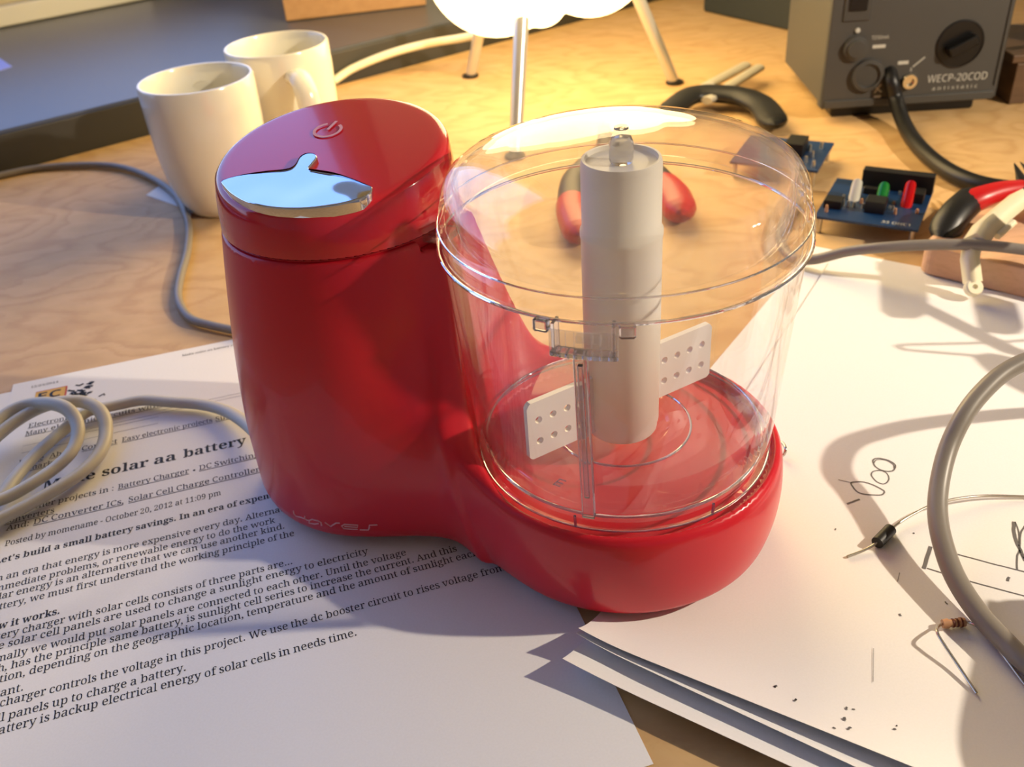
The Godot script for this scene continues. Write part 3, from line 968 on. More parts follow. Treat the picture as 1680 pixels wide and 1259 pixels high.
	var up := Vector3(-0.0483, 1, 0.1435).normalized()
	var ex := Vector3(1, 0.0483, 0).normalized()
	var ey := Vector3(0, -0.1435, 1).normalized()
	var o := Vector3(TX, 1.362, TZ)
	# power sign
	var ps := MB.new()
	var arc := []
	for k in 41:
		var an := deg_to_rad(-35.0 + 300.0 * k / 40.0)
		arc.append(Vector2(-0.022 + 0.047 * cos(an), -0.125 + 0.047 * sin(an)))
	var thick := 0.0055
	for seg_ in [arc, [Vector2(0.004, -0.185), Vector2(-0.022, -0.128)]]:
		var first := ps.v.size()
		for k in seg_.size():
			var dd: Vector2 = (seg_[mini(k + 1, seg_.size() - 1)] - seg_[maxi(k - 1, 0)]).normalized()
			var sd := Vector2(-dd.y, dd.x) * thick
			for w in [seg_[k] + sd, seg_[k] - sd]:
				ps.vert(o + ex * w.x + ey * w.y + up * 0.0095, up)
		for k in seg_.size() - 1:
			ps.quad(first + k * 2, first + k * 2 + 1, first + k * 2 + 3, first + k * 2 + 2)
	part(capn, "power_sign", ps, M.mark, "pale power sign")
	# chrome button: a leaf with a stem, gently dished
	var leaf := PackedVector2Array([Vector2(-0.339, 0.158), Vector2(-0.273, 0.136), Vector2(-0.193, 0.132), Vector2(-0.132, 0.136), Vector2(-0.108, 0.118), Vector2(-0.096, 0.065), Vector2(-0.076, 0.046), Vector2(-0.051, 0.053), Vector2(-0.036, 0.081), Vector2(-0.049, 0.126), Vector2(-0.055, 0.152), Vector2(-0.029, 0.166), Vector2(0.033, 0.201), Vector2(0.096, 0.255), Vector2(0.154, 0.313), Vector2(0.162, 0.330), Vector2(0.156, 0.357), Vector2(0.124, 0.385), Vector2(0.069, 0.399), Vector2(-0.005, 0.402), Vector2(-0.081, 0.391), Vector2(-0.161, 0.362), Vector2(-0.235, 0.313), Vector2(-0.294, 0.248), Vector2(-0.327, 0.195)])
	var smooth := PackedVector2Array()
	for i in leaf.size():
		for k in 3:
			smooth.append(leaf[i].cubic_interpolate(leaf[(i + 1) % leaf.size()], leaf[(i - 1 + leaf.size()) % leaf.size()], leaf[(i + 2) % leaf.size()], k / 3.0))
	var lb := MB.new()
	if Geometry2D.is_polygon_clockwise(smooth):
		smooth.reverse()
	var m := smooth.size()
	var nr := []
	for i in m:
		var d := (smooth[(i + 1) % m] - smooth[(i - 1 + m) % m]).normalized()
		nr.append(Vector2(d.y, -d.x))
	# outline wall and softened rim
	var lev := [[0.0, -0.02, 0.0], [0.0, 0.016, 0.15], [0.003, 0.022, 0.7]]
	for r in lev.size() - 1:
		for i in m:
			var j := (i + 1) % m
			var q := []
			for w in [[i, r], [j, r], [j, r + 1], [i, r + 1]]:
				var pp: Vector2 = smooth[w[0]] - nr[w[0]] * lev[w[1]][0]
				var wn: Vector3 = ((ex * nr[w[0]].x + ey * nr[w[0]].y) * (1.0 - lev[w[1]][2]) + up * lev[w[1]][2]).normalized()
				q.append(lb.vert(o + ex * pp.x + ey * pp.y + up * lev[w[1]][1], wn))
			lb.quad(q[0], q[1], q[2], q[3])
	# the dished face: a fine grid clipped to the outline
	var inner := PackedVector2Array()
	for i in m:
		inner.append(smooth[i] - nr[i] * 0.003)
	var step := 0.012
	var cell_at := func(w: Vector2) -> Array:
		var q := w - Vector2(-0.09, 0.22)
		var r := q.x * q.x / 0.05 + q.y * q.y / 0.018
		var dish := -0.010 * exp(-r * 1.6)
		var gx := dish * -1.6 * 2.0 * q.x / 0.05
		var gy := dish * -1.6 * 2.0 * q.y / 0.018
		var bump := 0.0012 * sin(w.x * 31.0 + 1.3) * sin(w.y * 27.0)
		var bx := 0.0012 * 31.0 * cos(w.x * 31.0 + 1.3) * sin(w.y * 27.0)
		var by := 0.0012 * 27.0 * sin(w.x * 31.0 + 1.3) * cos(w.y * 27.0)
		return [0.022 + dish + bump, (up - ex * (gx + bx) - ey * (gy + by)).normalized()]
	for gi in range(-32, 16):
		for gj in range(-2, 33):
			var cell := PackedVector2Array([Vector2(gi, gj) * step, Vector2(gi + 1, gj) * step, Vector2(gi + 1, gj + 1) * step, Vector2(gi, gj + 1) * step])
			for poly in Geometry2D.intersect_polygons(cell, inner):
				var tt := Geometry2D.triangulate_polygon(poly)
				var first := lb.v.size()
				for w in poly:
					var hn: Array = cell_at.call(w)
					lb.vert(o + ex * w.x + ey * w.y + up * hn[0], hn[1])
				for k in range(0, tt.size(), 3):
					lb.tri(first + tt[k], first + tt[k + 1], first + tt[k + 2])
	part(t, "button", lb, M.chrome, "chrome leaf-shaped push button")

	var dirb := Vector3(BX - TX, 0, BZ - TZ).normalized()
	var sideb := Vector3(-dirb.z, 0, dirb.x)

	# bowl: outer and inner skin, floor, rims
	var bowl := MB.new()
	bowl.lathe(BX, BZ, [Vector2(0.472, 0.385), Vector2(0.500, 0.40), Vector2(0.506, 0.45), Vector2(0.545, 1.02), Vector2(0.553, 1.14), Vector2(0.553, 1.185)], 96)
	bowl.lathe(BX, BZ, [Vector2(0.540, 1.185), Vector2(0.540, 1.14), Vector2(0.532, 1.02), Vector2(0.490, 0.47), Vector2(0.470, 0.445), Vector2(0.245, 0.442)], 96)
	bowl.lathe(BX, BZ, [Vector2(0.245, 0.442), Vector2(0.225, 0.452), Vector2(0.165, 0.452), Vector2(0.155, 0.442), Vector2(0.0, 0.442)], 64)
	var bowln := part(t, "bowl", bowl, M.bowl_plastic, "clear plastic bowl")
	var rim := MB.new()
	for rr in [[0.478, 0.440, 0.0055], [0.503, 0.402, 0.004], [0.238, 0.446, 0.0045]]:
		var loop := []
		for k in 9:
			loop.append(Vector2(rr[0] + rr[2] * cos(TAU * k / 8.0), rr[1] + rr[2] * sin(TAU * k / 8.0)))
		loop.reverse()
		rim.lathe(BX, BZ, loop, 96)
	for rr in [-60.0, 64.0, 115.0]:
		var an := deg_to_rad(rr)
		var ra := Vector3(cos(an), 0, sin(an))
		rim.tube([Vector3(BX, 0.40, BZ) + ra * 0.502, Vector3(BX, 0.446, BZ) + ra * 0.504], 0.005, 6, 1.0, 1)
	part(bowln, "floor_edge", rim, M.edge_plastic)
	for rr in [109.6, 290.0]:
		var rib := MB.new()
		var an := deg_to_rad(rr)
		var ra := Vector3(cos(an), 0, sin(an))
		var sa := Vector3(-ra.z, 0, ra.x)
		rib.rbox(Vector3(BX, 0.77, BZ) + ra * 0.532, ra * 0.012, Vector3(0, 0.31, 0) + ra * 0.021, sa * 0.020, 0.004)
		rib.rbox(Vector3(BX, 0.80, BZ) + ra * 0.538, ra * 0.012, Vector3(0, 0.25, 0) + ra * 0.018, sa * 0.008, 0.003)
		part(bowln, "rib", rib, M.rim_plastic)
	# embossed filling marks on the bowl's floor
	var em := MB.new()
	for k in 3:
		em.rbox(Vector3(0.118 + k * 0.011, 0.444, -2.335 - k * 0.012), Vector3(0.010, 0, 0.007), Vector3(0, 0.0015, 0), Vector3(-0.0012, 0, 0.0018), 0.0005)
	em.rbox(Vector3(0.118, 0.444, -2.352), Vector3(0.012, 0, -0.013), Vector3(0, 0.0015, 0), Vector3(0.0013, 0, 0.0012), 0.0005)
	part(bowln, "embossing", em, M.edge_plastic)

	# lid
	var lid := MB.new()
	lid.lathe(BX, BZ, [Vector2(0.567, 1.185), Vector2(0.569, 1.20), Vector2(0.567, 1.255), Vector2(0.558, 1.262), Vector2(0.553, 1.30), Vector2(0.543, 1.35), Vector2(0.522, 1.388), Vector2(0.488, 1.412), Vector2(0.40, 1.446), Vector2(0.28, 1.478), Vector2(0.14, 1.499), Vector2(0.0, 1.505)], 96, 0.0, TAU, 0.6)
	lid.lathe(BX, BZ, [Vector2(0.0, 1.490), Vector2(0.14, 1.484), Vector2(0.28, 1.463), Vector2(0.40, 1.431), Vector2(0.482, 1.397), Vector2(0.510, 1.372), Vector2(0.528, 1.34), Vector2(0.538, 1.29), Vector2(0.543, 1.25), Vector2(0.555, 1.24), Vector2(0.555, 1.185)], 96, 0.0, TAU, 0.6)
	var lidn := part(t, "lid", lid, M.lid_plastic, "clear domed plastic lid")
	var lr := MB.new()
	for rr in [[0.566, 1.187, 0.0055], [0.561, 1.259, 0.003]]:
		var loop := []
		for k in 9:
			loop.append(Vector2(rr[0] + rr[2] * cos(TAU * k / 8.0), rr[1] + rr[2] * sin(TAU * k / 8.0)))
		loop.reverse()
		lr.lathe(BX, BZ, loop, 96)
	part(lidn, "rim", lr, M.rim_plastic)
	# inner collar of the lid
	var col := MB.new()
	col.lathe(BX, BZ, [Vector2(0.497, 1.24), Vector2(0.505, 1.24), Vector2(0.505, 1.40)], 96)
	col.lathe(BX, BZ, [Vector2(0.497, 1.40), Vector2(0.497, 1.24)], 96)
	part(lidn, "collar", col, M.lid_plastic)
	var pin := MB.new()
	pin.lathe(BX, BZ, [Vector2(0, 1.405), Vector2(0.032, 1.405), Vector2(0.036, 1.415), Vector2(0.036, 1.465), Vector2(0.028, 1.485), Vector2(0.0, 1.49)], 24)
	pin.lathe(BX, BZ, [Vector2(0.0, 1.505), Vector2(0.022, 1.506), Vector2(0.020, 1.512), Vector2(0.0, 1.513)], 20)
	part(lidn, "pin", pin, M.pin_plastic)
	# latch on the front of the rim: a clear bracket
	var la := MB.new()
	var lf := MB.new()
	var lp := []
	for k in 9:
		var an := deg_to_rad(99.0 + 18.0 * k / 8.0)
		lp.append(Vector3(cos(an), 0, sin(an)))
	for k in 8:
		var mid: Vector3 = ((lp[k] + lp[k + 1]) * 0.5).normalized()
		var tan_ := Vector3(-mid.z, 0, mid.x)
		var hw := 0.0118
		lf.rbox(Vector3(BX, 1.094, BZ) + mid * 0.573, mid * 0.020, Vector3(0, 0.008, 0), tan_ * hw, 0.003)
		la.rbox(Vector3(BX, 1.135, BZ) + mid * 0.588, mid * 0.004, Vector3(0, 0.036, 0), tan_ * hw, 0.002)
		if k in [0, 7]:
			lf.rbox(Vector3(BX, 1.14, BZ) + mid * 0.572, mid * 0.020, Vector3(0, 0.05, 0), tan_ * 0.005, 0.002)
		if k in [2, 3, 4]:
			la.rbox(Vector3(BX, 1.138, BZ) + mid * 0.566, mid * 0.010, Vector3(0, 0.012, 0), tan_ * hw, 0.002)
	for an in [deg_to_rad(96.6), deg_to_rad(119.8)]:
		var mid := Vector3(cos(an), 0, sin(an))
		lf.rbox(Vector3(BX, 1.168, BZ) + mid * 0.572, mid * 0.014, Vector3(0, 0.02, 0), Vector3(-mid.z, 0, mid.x) * 0.022, 0.006)
	part(lidn, "latch", la, M.latch_plastic)
	part(lidn, "latch_frame", lf, M.rim_plastic)
	# the lid's tongue that reaches under the cap
	var tg := MB.new()
	tg.rbox(Vector3(BX, 1.135, BZ) - dirb * 0.602 + sideb * 0.075, dirb * 0.055, Vector3(0, 0.013, 0), sideb * 0.05, 0.004)
	part(lidn, "tongue", tg, M.pin_plastic)

	# spindle with its blade guard
	var sp := MB.new()
	sp.lathe(BX, BZ, [Vector2(0.0, 0.445), Vector2(0.118, 0.445), Vector2(0.121, 0.45), Vector2(0.121, 0.475), Vector2(0.126, 0.482), Vector2(0.126, 1.165), Vector2(0.1285, 1.175), Vector2(0.1285, 1.192), Vector2(0.122, 1.202), Vector2(0.1215, 1.405), Vector2(0.117, 1.42), Vector2(0.109, 1.42), Vector2(0.105, 1.408), Vector2(0.04, 1.404), Vector2(0.0, 1.404)], 64)
	var spn := part(t, "spindle", sp, M.white_plastic, "thick white spindle")
	var ang := deg_to_rad(151.0)
	for q in [0, 1]:
		var bl := MB.new()
		var rd := Vector3(cos(ang + PI * q), 0, sin(ang + PI * q))
		var nn := Vector3(-rd.z, 0, rd.x)
		var oc := Vector3(BX, 0.47 if q == 0 else 0.495, BZ)
		perforated(bl, oc, rd, nn)
		part(t, "blade", bl, M.blade_plastic, "white perforated blade")


func perforated(mb: MB, o: Vector3, ex: Vector3, en: Vector3) -> void:
	# a plate 0.02 thick with two rows of four round holes
	var ey := Vector3.UP
	var hw := 0.010
	var at := func(u: float, v: float, s: float) -> Vector3:
		return o + ex * u + ey * v + en * hw * s
	for s in [1.0, -1.0]:
		for q in [[[0.115, 0.0], [0.149, 0.0], [0.149, 0.225], [0.115, 0.225]], [[0.373, 0.0], [0.380, 0.003], [0.388, 0.012], [0.388, 0.207], [0.380, 0.22], [0.373, 0.225]], [[0.149, 0.0], [0.373, 0.0], [0.373, 0.0225], [0.149, 0.0225]], [[0.149, 0.1925], [0.373, 0.1925], [0.373, 0.225], [0.149, 0.225]]]:
			var pts := []
			for w in q:
				pts.append(at.call(w[0], w[1], s))
			mb.flat(pts, en * s)
	for r in 2:
		for c in 4:
			var cu := 0.345 - 0.056 * c
			var cv := 0.065 + 0.085 * r
			var ring := []
			for k in 24:
				var an := TAU * (k + 0.5) / 24.0
				var d := Vector2(cos(an), sin(an))
				var far := minf(0.028 / maxf(absf(d.x), 0.001), 0.0425 / maxf(absf(d.y), 0.001))
				ring.append([d, d * 0.0135, d * far])
			# corners of the cell belong to the outer loop
			for s in [1.0, -1.0]:
				for k in 24:
					var a: Array = ring[k]
					var b: Array = ring[(k + 1) % 24]
					var pts := [at.call(cu + a[1].x, cv + a[1].y, s), at.call(cu + a[2].x, cv + a[2].y, s)]
					var ax := absf(absf(a[2].x) - 0.028) < 0.0005
					var bx := absf(absf(b[2].x) - 0.028) < 0.0005
					if ax != bx:
						pts.append(at.call(cu + 0.028 * signf(a[2].x if ax else b[2].x), cv + 0.0425 * signf(b[2].y if ax else a[2].y), s))
					pts.append(at.call(cu + b[2].x, cv + b[2].y, s))
					pts.append(at.call(cu + b[1].x, cv + b[1].y, s))
					mb.flat(pts, en * s)
			for k in 24:
				var a: Array = ring[k]
				var b: Array = ring[(k + 1) % 24]
				var q := []
				for w in [[a, 1.0], [b, 1.0], [b, -1.0], [a, -1.0]]:
					q.append(mb.vert(at.call(cu + w[0][1].x, cv + w[0][1].y, w[1]), -(ex * w[0][0].x + ey * w[0][0].y)))
				mb.quad(q[0], q[1], q[2], q[3])
	var rim := [[0.115, 0.0], [0.380, 0.003], [0.388, 0.012], [0.388, 0.207], [0.380, 0.22], [0.373, 0.225], [0.115, 0.225]]
	for k in rim.size():
		var a: Array = rim[k]
		var b: Array = rim[(k + 1) % rim.size()]
		var d := Vector2(b[0] - a[0], b[1] - a[1]).normalized()
		mb.flat([at.call(a[0], a[1], 1.0), at.call(b[0], b[1], 1.0), at.call(b[0], b[1], -1.0), at.call(a[0], a[1], -1.0)], ex * d.y - ey * d.x)


func build_lamp() -> void:
	var t := thing("table_lamp", "glowing white tripod lamp with lobed shade behind the chopper", "lamp", Vector3(0.53, 0, -7.69))
	var apex := Vector3(0.50, 2.4, -7.69)
	for w in [[-0.147, -8.632, 0.50], [1.582, -7.937, 0.50], [0.156, -6.514, 0.37]]:
		var q := Vector3(w[0], 0, w[1])
		var mb := MB.new()
		mb.tube([q.lerp(apex, 0.014), q.lerp(apex, w[2])], 0.046, 14, 1.0, 1, 1.2)
		var leg := part(t, "leg", mb, M.lamp_metal)
		var pad := MB.new()
		pad.lathe(q.x, q.z, [Vector2(0, 0.001), Vector2(0.075, 0.001), Vector2(0.075, 0.02), Vector2(0.05, 0.03), Vector2(0, 0.03)], 16)
		part(leg, "foot", pad, M.dark_steel)
	# shade: rounded lobes that run together, star-shaped about c
	var sh := MB.new()
	var c := Vector3(0.53, 2.1, -7.69)
	var lobes := [[0.53, 2.1, -7.69, 1.28], [0.14, 1.14, -7.60, 0.55], [0.86, 1.13, -7.68, 0.47], [0.46, 0.84, -7.58, 0.21], [0.50, 1.30, -8.15, 0.60], [0.27, 1.12, -7.15, 0.36]]
	for k in 6:
		var an := TAU * k / 6.0 + 0.4
		lobes.append([0.53 + 0.82 * cos(an), 2.0 + 0.12 * (k % 2), -7.69 + 0.82 * sin(an), 0.66])
		lobes.append([0.53 + 0.55 * cos(an + 0.5), 2.78, -7.69 + 0.55 * sin(an + 0.5), 0.62])
	var nu := 120
	var nv := 80
	var pts := []
	for j in nv + 1:
		var row := []
		var th := PI * j / nv
		for i in nu:
			var ph := TAU * i / nu
			var dir := Vector3(sin(th) * cos(ph), -cos(th), sin(th) * sin(ph))
			var far := 0.0
			for lb in lobes:
				var q := Vector3(lb[0], lb[1], lb[2]) - c
				var along := q.dot(dir)
				var off2 := q.length_squared() - along * along
				if off2 < lb[3] * lb[3]:
					far = maxf(far, along + sqrt(lb[3] * lb[3] - off2))
			row.append(c + dir * far)
		pts.append(row)
	var ids := []
	for j in nv + 1:
		var row := []
		for i in nu:
			var a: Vector3 = pts[j][(i + 1) % nu] - pts[j][(i + nu - 1) % nu]
			var b: Vector3 = pts[mini(j + 1, nv)][i] - pts[maxi(j - 1, 0)][i]
			var nn := a.cross(b).normalized()
			if nn.length() < 0.5 or nn.dot(pts[j][i] - c) < 0:
				nn = -nn if nn.length() > 0.5 else (pts[j][i] - c).normalized()
			row.append(sh.vert(pts[j][i], nn))
		ids.append(row)
	for j in nv:
		for i in nu:
			sh.quad(ids[j][i], ids[j][(i + 1) % nu], ids[j + 1][(i + 1) % nu], ids[j + 1][i])
	var glow := mat("shade_glow", Color(0.95, 0.93, 0.86), 0.5)
	glow.emission_enabled = true
	glow.emission = Color(1.0, 0.875, 0.63)
	glow.emission_energy_multiplier = 4.0
	part(t, "lamp_shade", sh, glow, "white translucent lobed shade, lit")
	var l := OmniLight3D.new()
	l.name = "lamp_light"
	l.light_color = Color(1.0, 0.86, 0.58)
	l.light_energy = 0.10
	l.light_size = 0.12
	l.omni_range = 8.0
	l.omni_attenuation = 2.0
	l.shadow_enabled = true
	t.add_child(l)
	l.position = Vector3(0, 0.21, 0)
	var mb := MB.new()
	mb.tube([Vector3(-1.387, 0.050, -8.676), Vector3(-1.208, 0.120, -8.786), Vector3(-0.867, 0.200, -8.877), Vector3(-0.525, 0.250, -8.916), Vector3(-0.183, 0.300, -8.822), Vector3(0.121, 0.400, -8.567), Vector3(0.288, 0.600, -7.905)], 0.036, 10)
	part(t, "cord", mb, M.lamp_cord)


func build_work_lamp() -> void:
	# the second lamp stands out of frame on the right; it throws the crisp shadows to the left
	var head := Vector3(7.0, 4.4, -1.6)
	var aim := Vector3(0.8, 0.0, -2.9)
	var d := (aim - head).normalized()
	var foot := Vector3(8.6, 0, -3.4)
	var t := thing("work_lamp", "small jointed work lamp standing right of the paper stack", "lamp", foot)
	var mb := MB.new()
	mb.lathe(foot.x, foot.z, [Vector2(0, 0.002), Vector2(0.85, 0.002), Vector2(0.85, 0.12), Vector2(0.7, 0.2), Vector2(0, 0.22)], 40)
	part(t, "base", mb, M.station_black)
	mb = MB.new()
	mb.tube([foot + Vector3(0, 0.2, 0), foot + Vector3(0.3, 3.0, 0.3), head - d * 1.2 + Vector3(0.1, 0.3, 0)], 0.07, 12, 1.0, 8)
	part(t, "arm", mb, M.lamp_metal)
	mb = MB.new()
	var sx := d.cross(Vector3.UP).normalized()
	var sy := sx.cross(d)
	var ringsh := []
	for q in [[0.25, -1.1], [0.32, -0.6], [0.62, 0.25]]:
		var row := []
		for k in 32:
			var an := TAU * k / 32.0
			var rd := sx * cos(an) + sy * sin(an)
			row.append(mb.vert(head + d * q[1] + rd * q[0], rd))
		ringsh.append(row)
	for i in 2:
		for k in 32:
			mb.quad(ringsh[i][k], ringsh[i][(k + 1) % 32], ringsh[i + 1][(k + 1) % 32], ringsh[i + 1][k])
	part(t, "lamp_shade", mb, M.station_black)
	mb = MB.new()
	var bulb := mat("bulb_glow", Color(1, 0.95, 0.85), 0.4)
	bulb.emission_enabled = true
	bulb.emission = Color(1.0, 0.90, 0.72)
	bulb.emission_energy_multiplier = 6.0
	mb.lathe(head.x, head.z, [Vector2(0, head.y - 0.18), Vector2(0.12, head.y - 0.14), Vector2(0.18, head.y), Vector2(0.12, head.y + 0.14), Vector2(0, head.y + 0.18)], 20, 0.0, TAU, -1.0)
	part(t, "bulb", mb, bulb)
	var l := SpotLight3D.new()
	l.name = "work_light"
	l.light_color = Color(1.0, 0.93, 0.83)
	l.light_energy = 0.60
	l.light_size = 0.009
	l.spot_angle = 52.0
	l.spot_angle_attenuation = 0.4
	l.spot_range = 8.0
	l.spot_attenuation = 2.0
	l.shadow_enabled = true
	t.add_child(l)
	l.position = (head - foot) * D
	l.look_at_from_position(head * D, aim * D)


func mug(at: Vector3, handle: float, label: String) -> void:
	var t := thing("coffee_mug", label, "mug", at, "white coffee mugs")
	var mb := MB.new()
	var k := 0.8564
	mb.lathe(at.x, at.z, [Vector2(0, 0.012), Vector2(0.20, 0.012), Vector2(0.205, 0.0), Vector2(0.222, 0.0), Vector2(0.245, 0.018), Vector2(0.275, 0.07), Vector2(0.303, 0.14), Vector2(0.327, 0.23), Vector2(0.344, 0.335), Vector2(0.354, 0.44), Vector2(0.359, 0.56), Vector2(0.361, 0.70), Vector2(0.360, k - 0.012), Vector2(0.354, k), Vector2(0.341, k), Vector2(0.334, k - 0.014), Vector2(0.334, 0.70), Vector2(0.328, 0.5), Vector2(0.306, 0.28), Vector2(0.25, 0.12), Vector2(0.18, 0.07), Vector2(0, 0.06)], 64)
	part(t, "cup", mb, M.mug_glaze)
	var h := MB.new()
	var rd := Vector3(cos(handle), 0, sin(handle))
	h.tube([at + rd * 0.33 + Vector3(0, 0.70, 0), at + rd * 0.44 + Vector3(0, 0.715, 0), at + rd * 0.54 + Vector3(0, 0.65, 0), at + rd * 0.575 + Vector3(0, 0.50, 0), at + rd * 0.54 + Vector3(0, 0.34, 0), at + rd * 0.45 + Vector3(0, 0.22, 0), at + rd * 0.30 + Vector3(0, 0.17, 0)], 0.078, 16, 0.62, 8)
	part(t, "handle", h, M.mug_glaze)


func build_mugs() -> void:
	mug(Vector3(-1.8342, 0, -6.0676), deg_to_rad(-100), "cream-white coffee mug in front, hiding part of the other mug")
	mug(Vector3(-1.4402, 0, -6.786), deg_to_rad(64), "cream-white coffee mug behind, its handle turned to the viewer")


func build_station() -> void:
	var t := thing("solder_station", "black solder station marked WECP-20COD with round knob", "solder station", Vector3(3.05, 0, -7.3))
	var ex := Vector3(1.24, 0, 0.07).normalized()
	var ez := Vector3(-ex.z, 0, ex.x)   # out of the front
	var fl := Vector3(2.42, 0.10, -6.72)
	var w := 1.242
	var hgt := 1.5
	var dep := 1.17
	var c := fl + ex * w * 0.5 - ez * dep * 0.5 + Vector3(0, hgt * 0.5, 0)
	var mb := MB.new()
	mb.rbox(c - ez * 0.03, ex * w * 0.5, Vector3(0, hgt * 0.5, 0), ez * (dep * 0.5 - 0.03), 0.03)
	part(t, "case", mb, M.station_black)
	mb = MB.new()
	mb.rbox(fl + ex * w * 0.5 + Vector3(0, hgt * 0.5, 0) - ez * 0.04, ex * (w * 0.5 + 0.012), Vector3(0, hgt * 0.5 + 0.01, 0), ez * 0.05, 0.03)
	var pan := part(t, "front_panel", mb, M.station_black)
	mb = MB.new()
	mb.rbox(fl + ex * w * 0.5 - ez * 0.5 + Vector3(0, -0.06, 0), ex * (w * 0.5 - 0.1), Vector3(0, 0.038, 0), ez * 0.42, 0.015)
	part(t, "plinth", mb, M.knob_black)
	mb = MB.new()
	mb.rbox(fl + ex * w * 0.5 + Vector3(0, 0.03, 0) + ez * 0.012, ex * (w * 0.5 - 0.02), Vector3(0, 0.028, 0), ez * 0.012, 0.008)
	mb.rbox(fl + ex * (w - 0.018) + Vector3(0, hgt * 0.5, 0) + ez * 0.012, ex * 0.012, Vector3(0, hgt * 0.5 - 0.1, 0), ez * 0.010, 0.006)
	part(pan, "panel_lip", mb, M.station_trim)
	var at := func(u: float, v: float) -> Vector3:
		return fl + ex * u + Vector3(0, v, 0) + ez * 0.0125
	# switch
	mb = MB.new()
	mb.rbox(at.call(0.17, 0.78), ex * 0.09, Vector3(0, 0.17, 0), ez * 0.012, 0.008)
	var sw := part(t, "power_switch", mb, M.station_trim)
	mb = MB.new()
	mb.rbox(at.call(0.17, 0.80) + ez * 0.015, ex * 0.06, Vector3(0, 0.12, 0), ez * 0.012, 0.008)
	part(sw, "rocker", mb, M.knob_black)
	# indicator, fuse holder, socket, jack, knob: round parts facing out of the panel
	round_part(t, "indicator", at.call(0.19, 0.545), ex, ez, [[0.018, 0.0], [0.016, 0.012], [0.0, 0.014]], M.label_print)
	round_part(t, "fuse_cap", at.call(0.19, 0.425), ex, ez, [[0.085, 0.0], [0.083, 0.03], [0.060, 0.034], [0.058, 0.05], [0.0, 0.052]], M.station_trim)
	round_part(t, "socket", at.call(0.30, 0.23), ex, ez, [[0.115, 0.0], [0.112, 0.03], [0.085, 0.034], [0.08, 0.015], [0.0, 0.015]], M.station_trim)
	round_part(t, "jack", at.call(0.605, 0.165), ex, ez, [[0.056, 0.0], [0.056, 0.018], [0.050, 0.026], [0.030, 0.026], [0.026, 0.0], [0.0, -0.0]], M.nickel)
	round_part(t, "dial", at.call(0.92, 0.405), ex, ez, [[0.165, 0.0], [0.162, 0.010], [0.154, 0.011], [0.153, 0.004], [0.0, 0.004]], M.knob_black)
	mb = MB.new()
	var kd := (ex * 0.85 + Vector3(0, 0.42, 0)).normalized()
	var kp := kd.cross(ez)
	mb.rbox(at.call(0.92, 0.405) + ez * 0.045, kd * 0.105, kp * 0.038, ez * 0.04, 0.015)
	part(t, "knob", mb, M.knob_black, "black pointer knob")
	mb = MB.new()
	mb.words("WECP-20COD", false, at.call(0.735, 0.145) + ez * 0.0012, ex, Vector3.UP, 0.42, 0.075, "Droid Sans")
	mb.words("a n t i s t a t i c", false, at.call(0.78, 0.088) + ez * 0.0012, ex, Vector3.UP, 0.32, 0.036, "Droid Sans")
	mb.words("T250mA", false, at.call(0.295, 0.475) + ez * 0.0012, ex, Vector3.UP, 0.12, 0.036, "Droid Sans")
	for q in [[0.31, 0.425, 0.09, 0.012], [0.505, 0.30, 0.075, 0.012], [0.37, 0.065, 0.05, 0.01]]:
		mb.rbox(at.call(q[0] + q[2] * 0.5, q[1]) + ez * 0.0006, ex * q[2] * 0.5, Vector3(0, q[3], 0), ez * 0.0006, 0.0001)
	for q in [[0.605, 0.235, 0.605, 0.26], [0.615, 0.265, 0.69, 0.33], [0.36, 0.15, 0.42, 0.10], [0.41, 0.155, 0.37, 0.095]]:
		mb.tube([at.call(q[0], q[1]), at.call(q[2], q[3])], 0.006, 4, 1.0, 1)
	part(pan, "printing", mb, M.label_print, "pale printed lettering")
	mb = MB.new()
	mb.tube([Vector3(2.978, 0.330, -7.185), Vector3(2.903, 0.370, -6.853), Vector3(2.878, 0.300, -6.642), Vector3(2.915, 0.160, -6.590), Vector3(2.889, 0.070, -6.331), Vector3(2.833, 0.060, -5.965), Vector3(2.824, 0.060, -5.608), Vector3(2.870, 0.060, -5.360), Vector3(2.982, 0.060, -5.199), Vector3(3.192, 0.060, -5.107), Vector3(3.572, 0.060, -5.139), Vector3(4.6, 0.06, -5.9), Vector3(5.8, 0.06, -6.4)], 0.052, 12)
	part(t, "lead", mb, M.black_cable, "thick black lead")


func round_part(parent: Node, called: String, c: Vector3, ex: Vector3, ez: Vector3, prof: Array, m: Material) -> void:
	var mb := MB.new()
	var ey := ez.cross(ex)
	for i in prof.size() - 1:
		var d := Vector2(prof[i + 1][0] - prof[i][0], prof[i + 1][1] - prof[i][1]).normalized()
		var nn := Vector2(d.y, -d.x)
		var f := mb.v.size()
		for k in 33:
			var an := TAU * k / 32.0
			var rd := ex * cos(an) + ey * sin(an)
			for w in 2:
				mb.vert(c + rd * prof[i + w][0] + ez * prof[i + w][1], rd * nn.x + ez * nn.y)
		for k in 32:
			mb.quad(f + k * 2, f + k * 2 + 1, f + k * 2 + 3, f + k * 2 + 2)
	part(parent, called, mb, m)


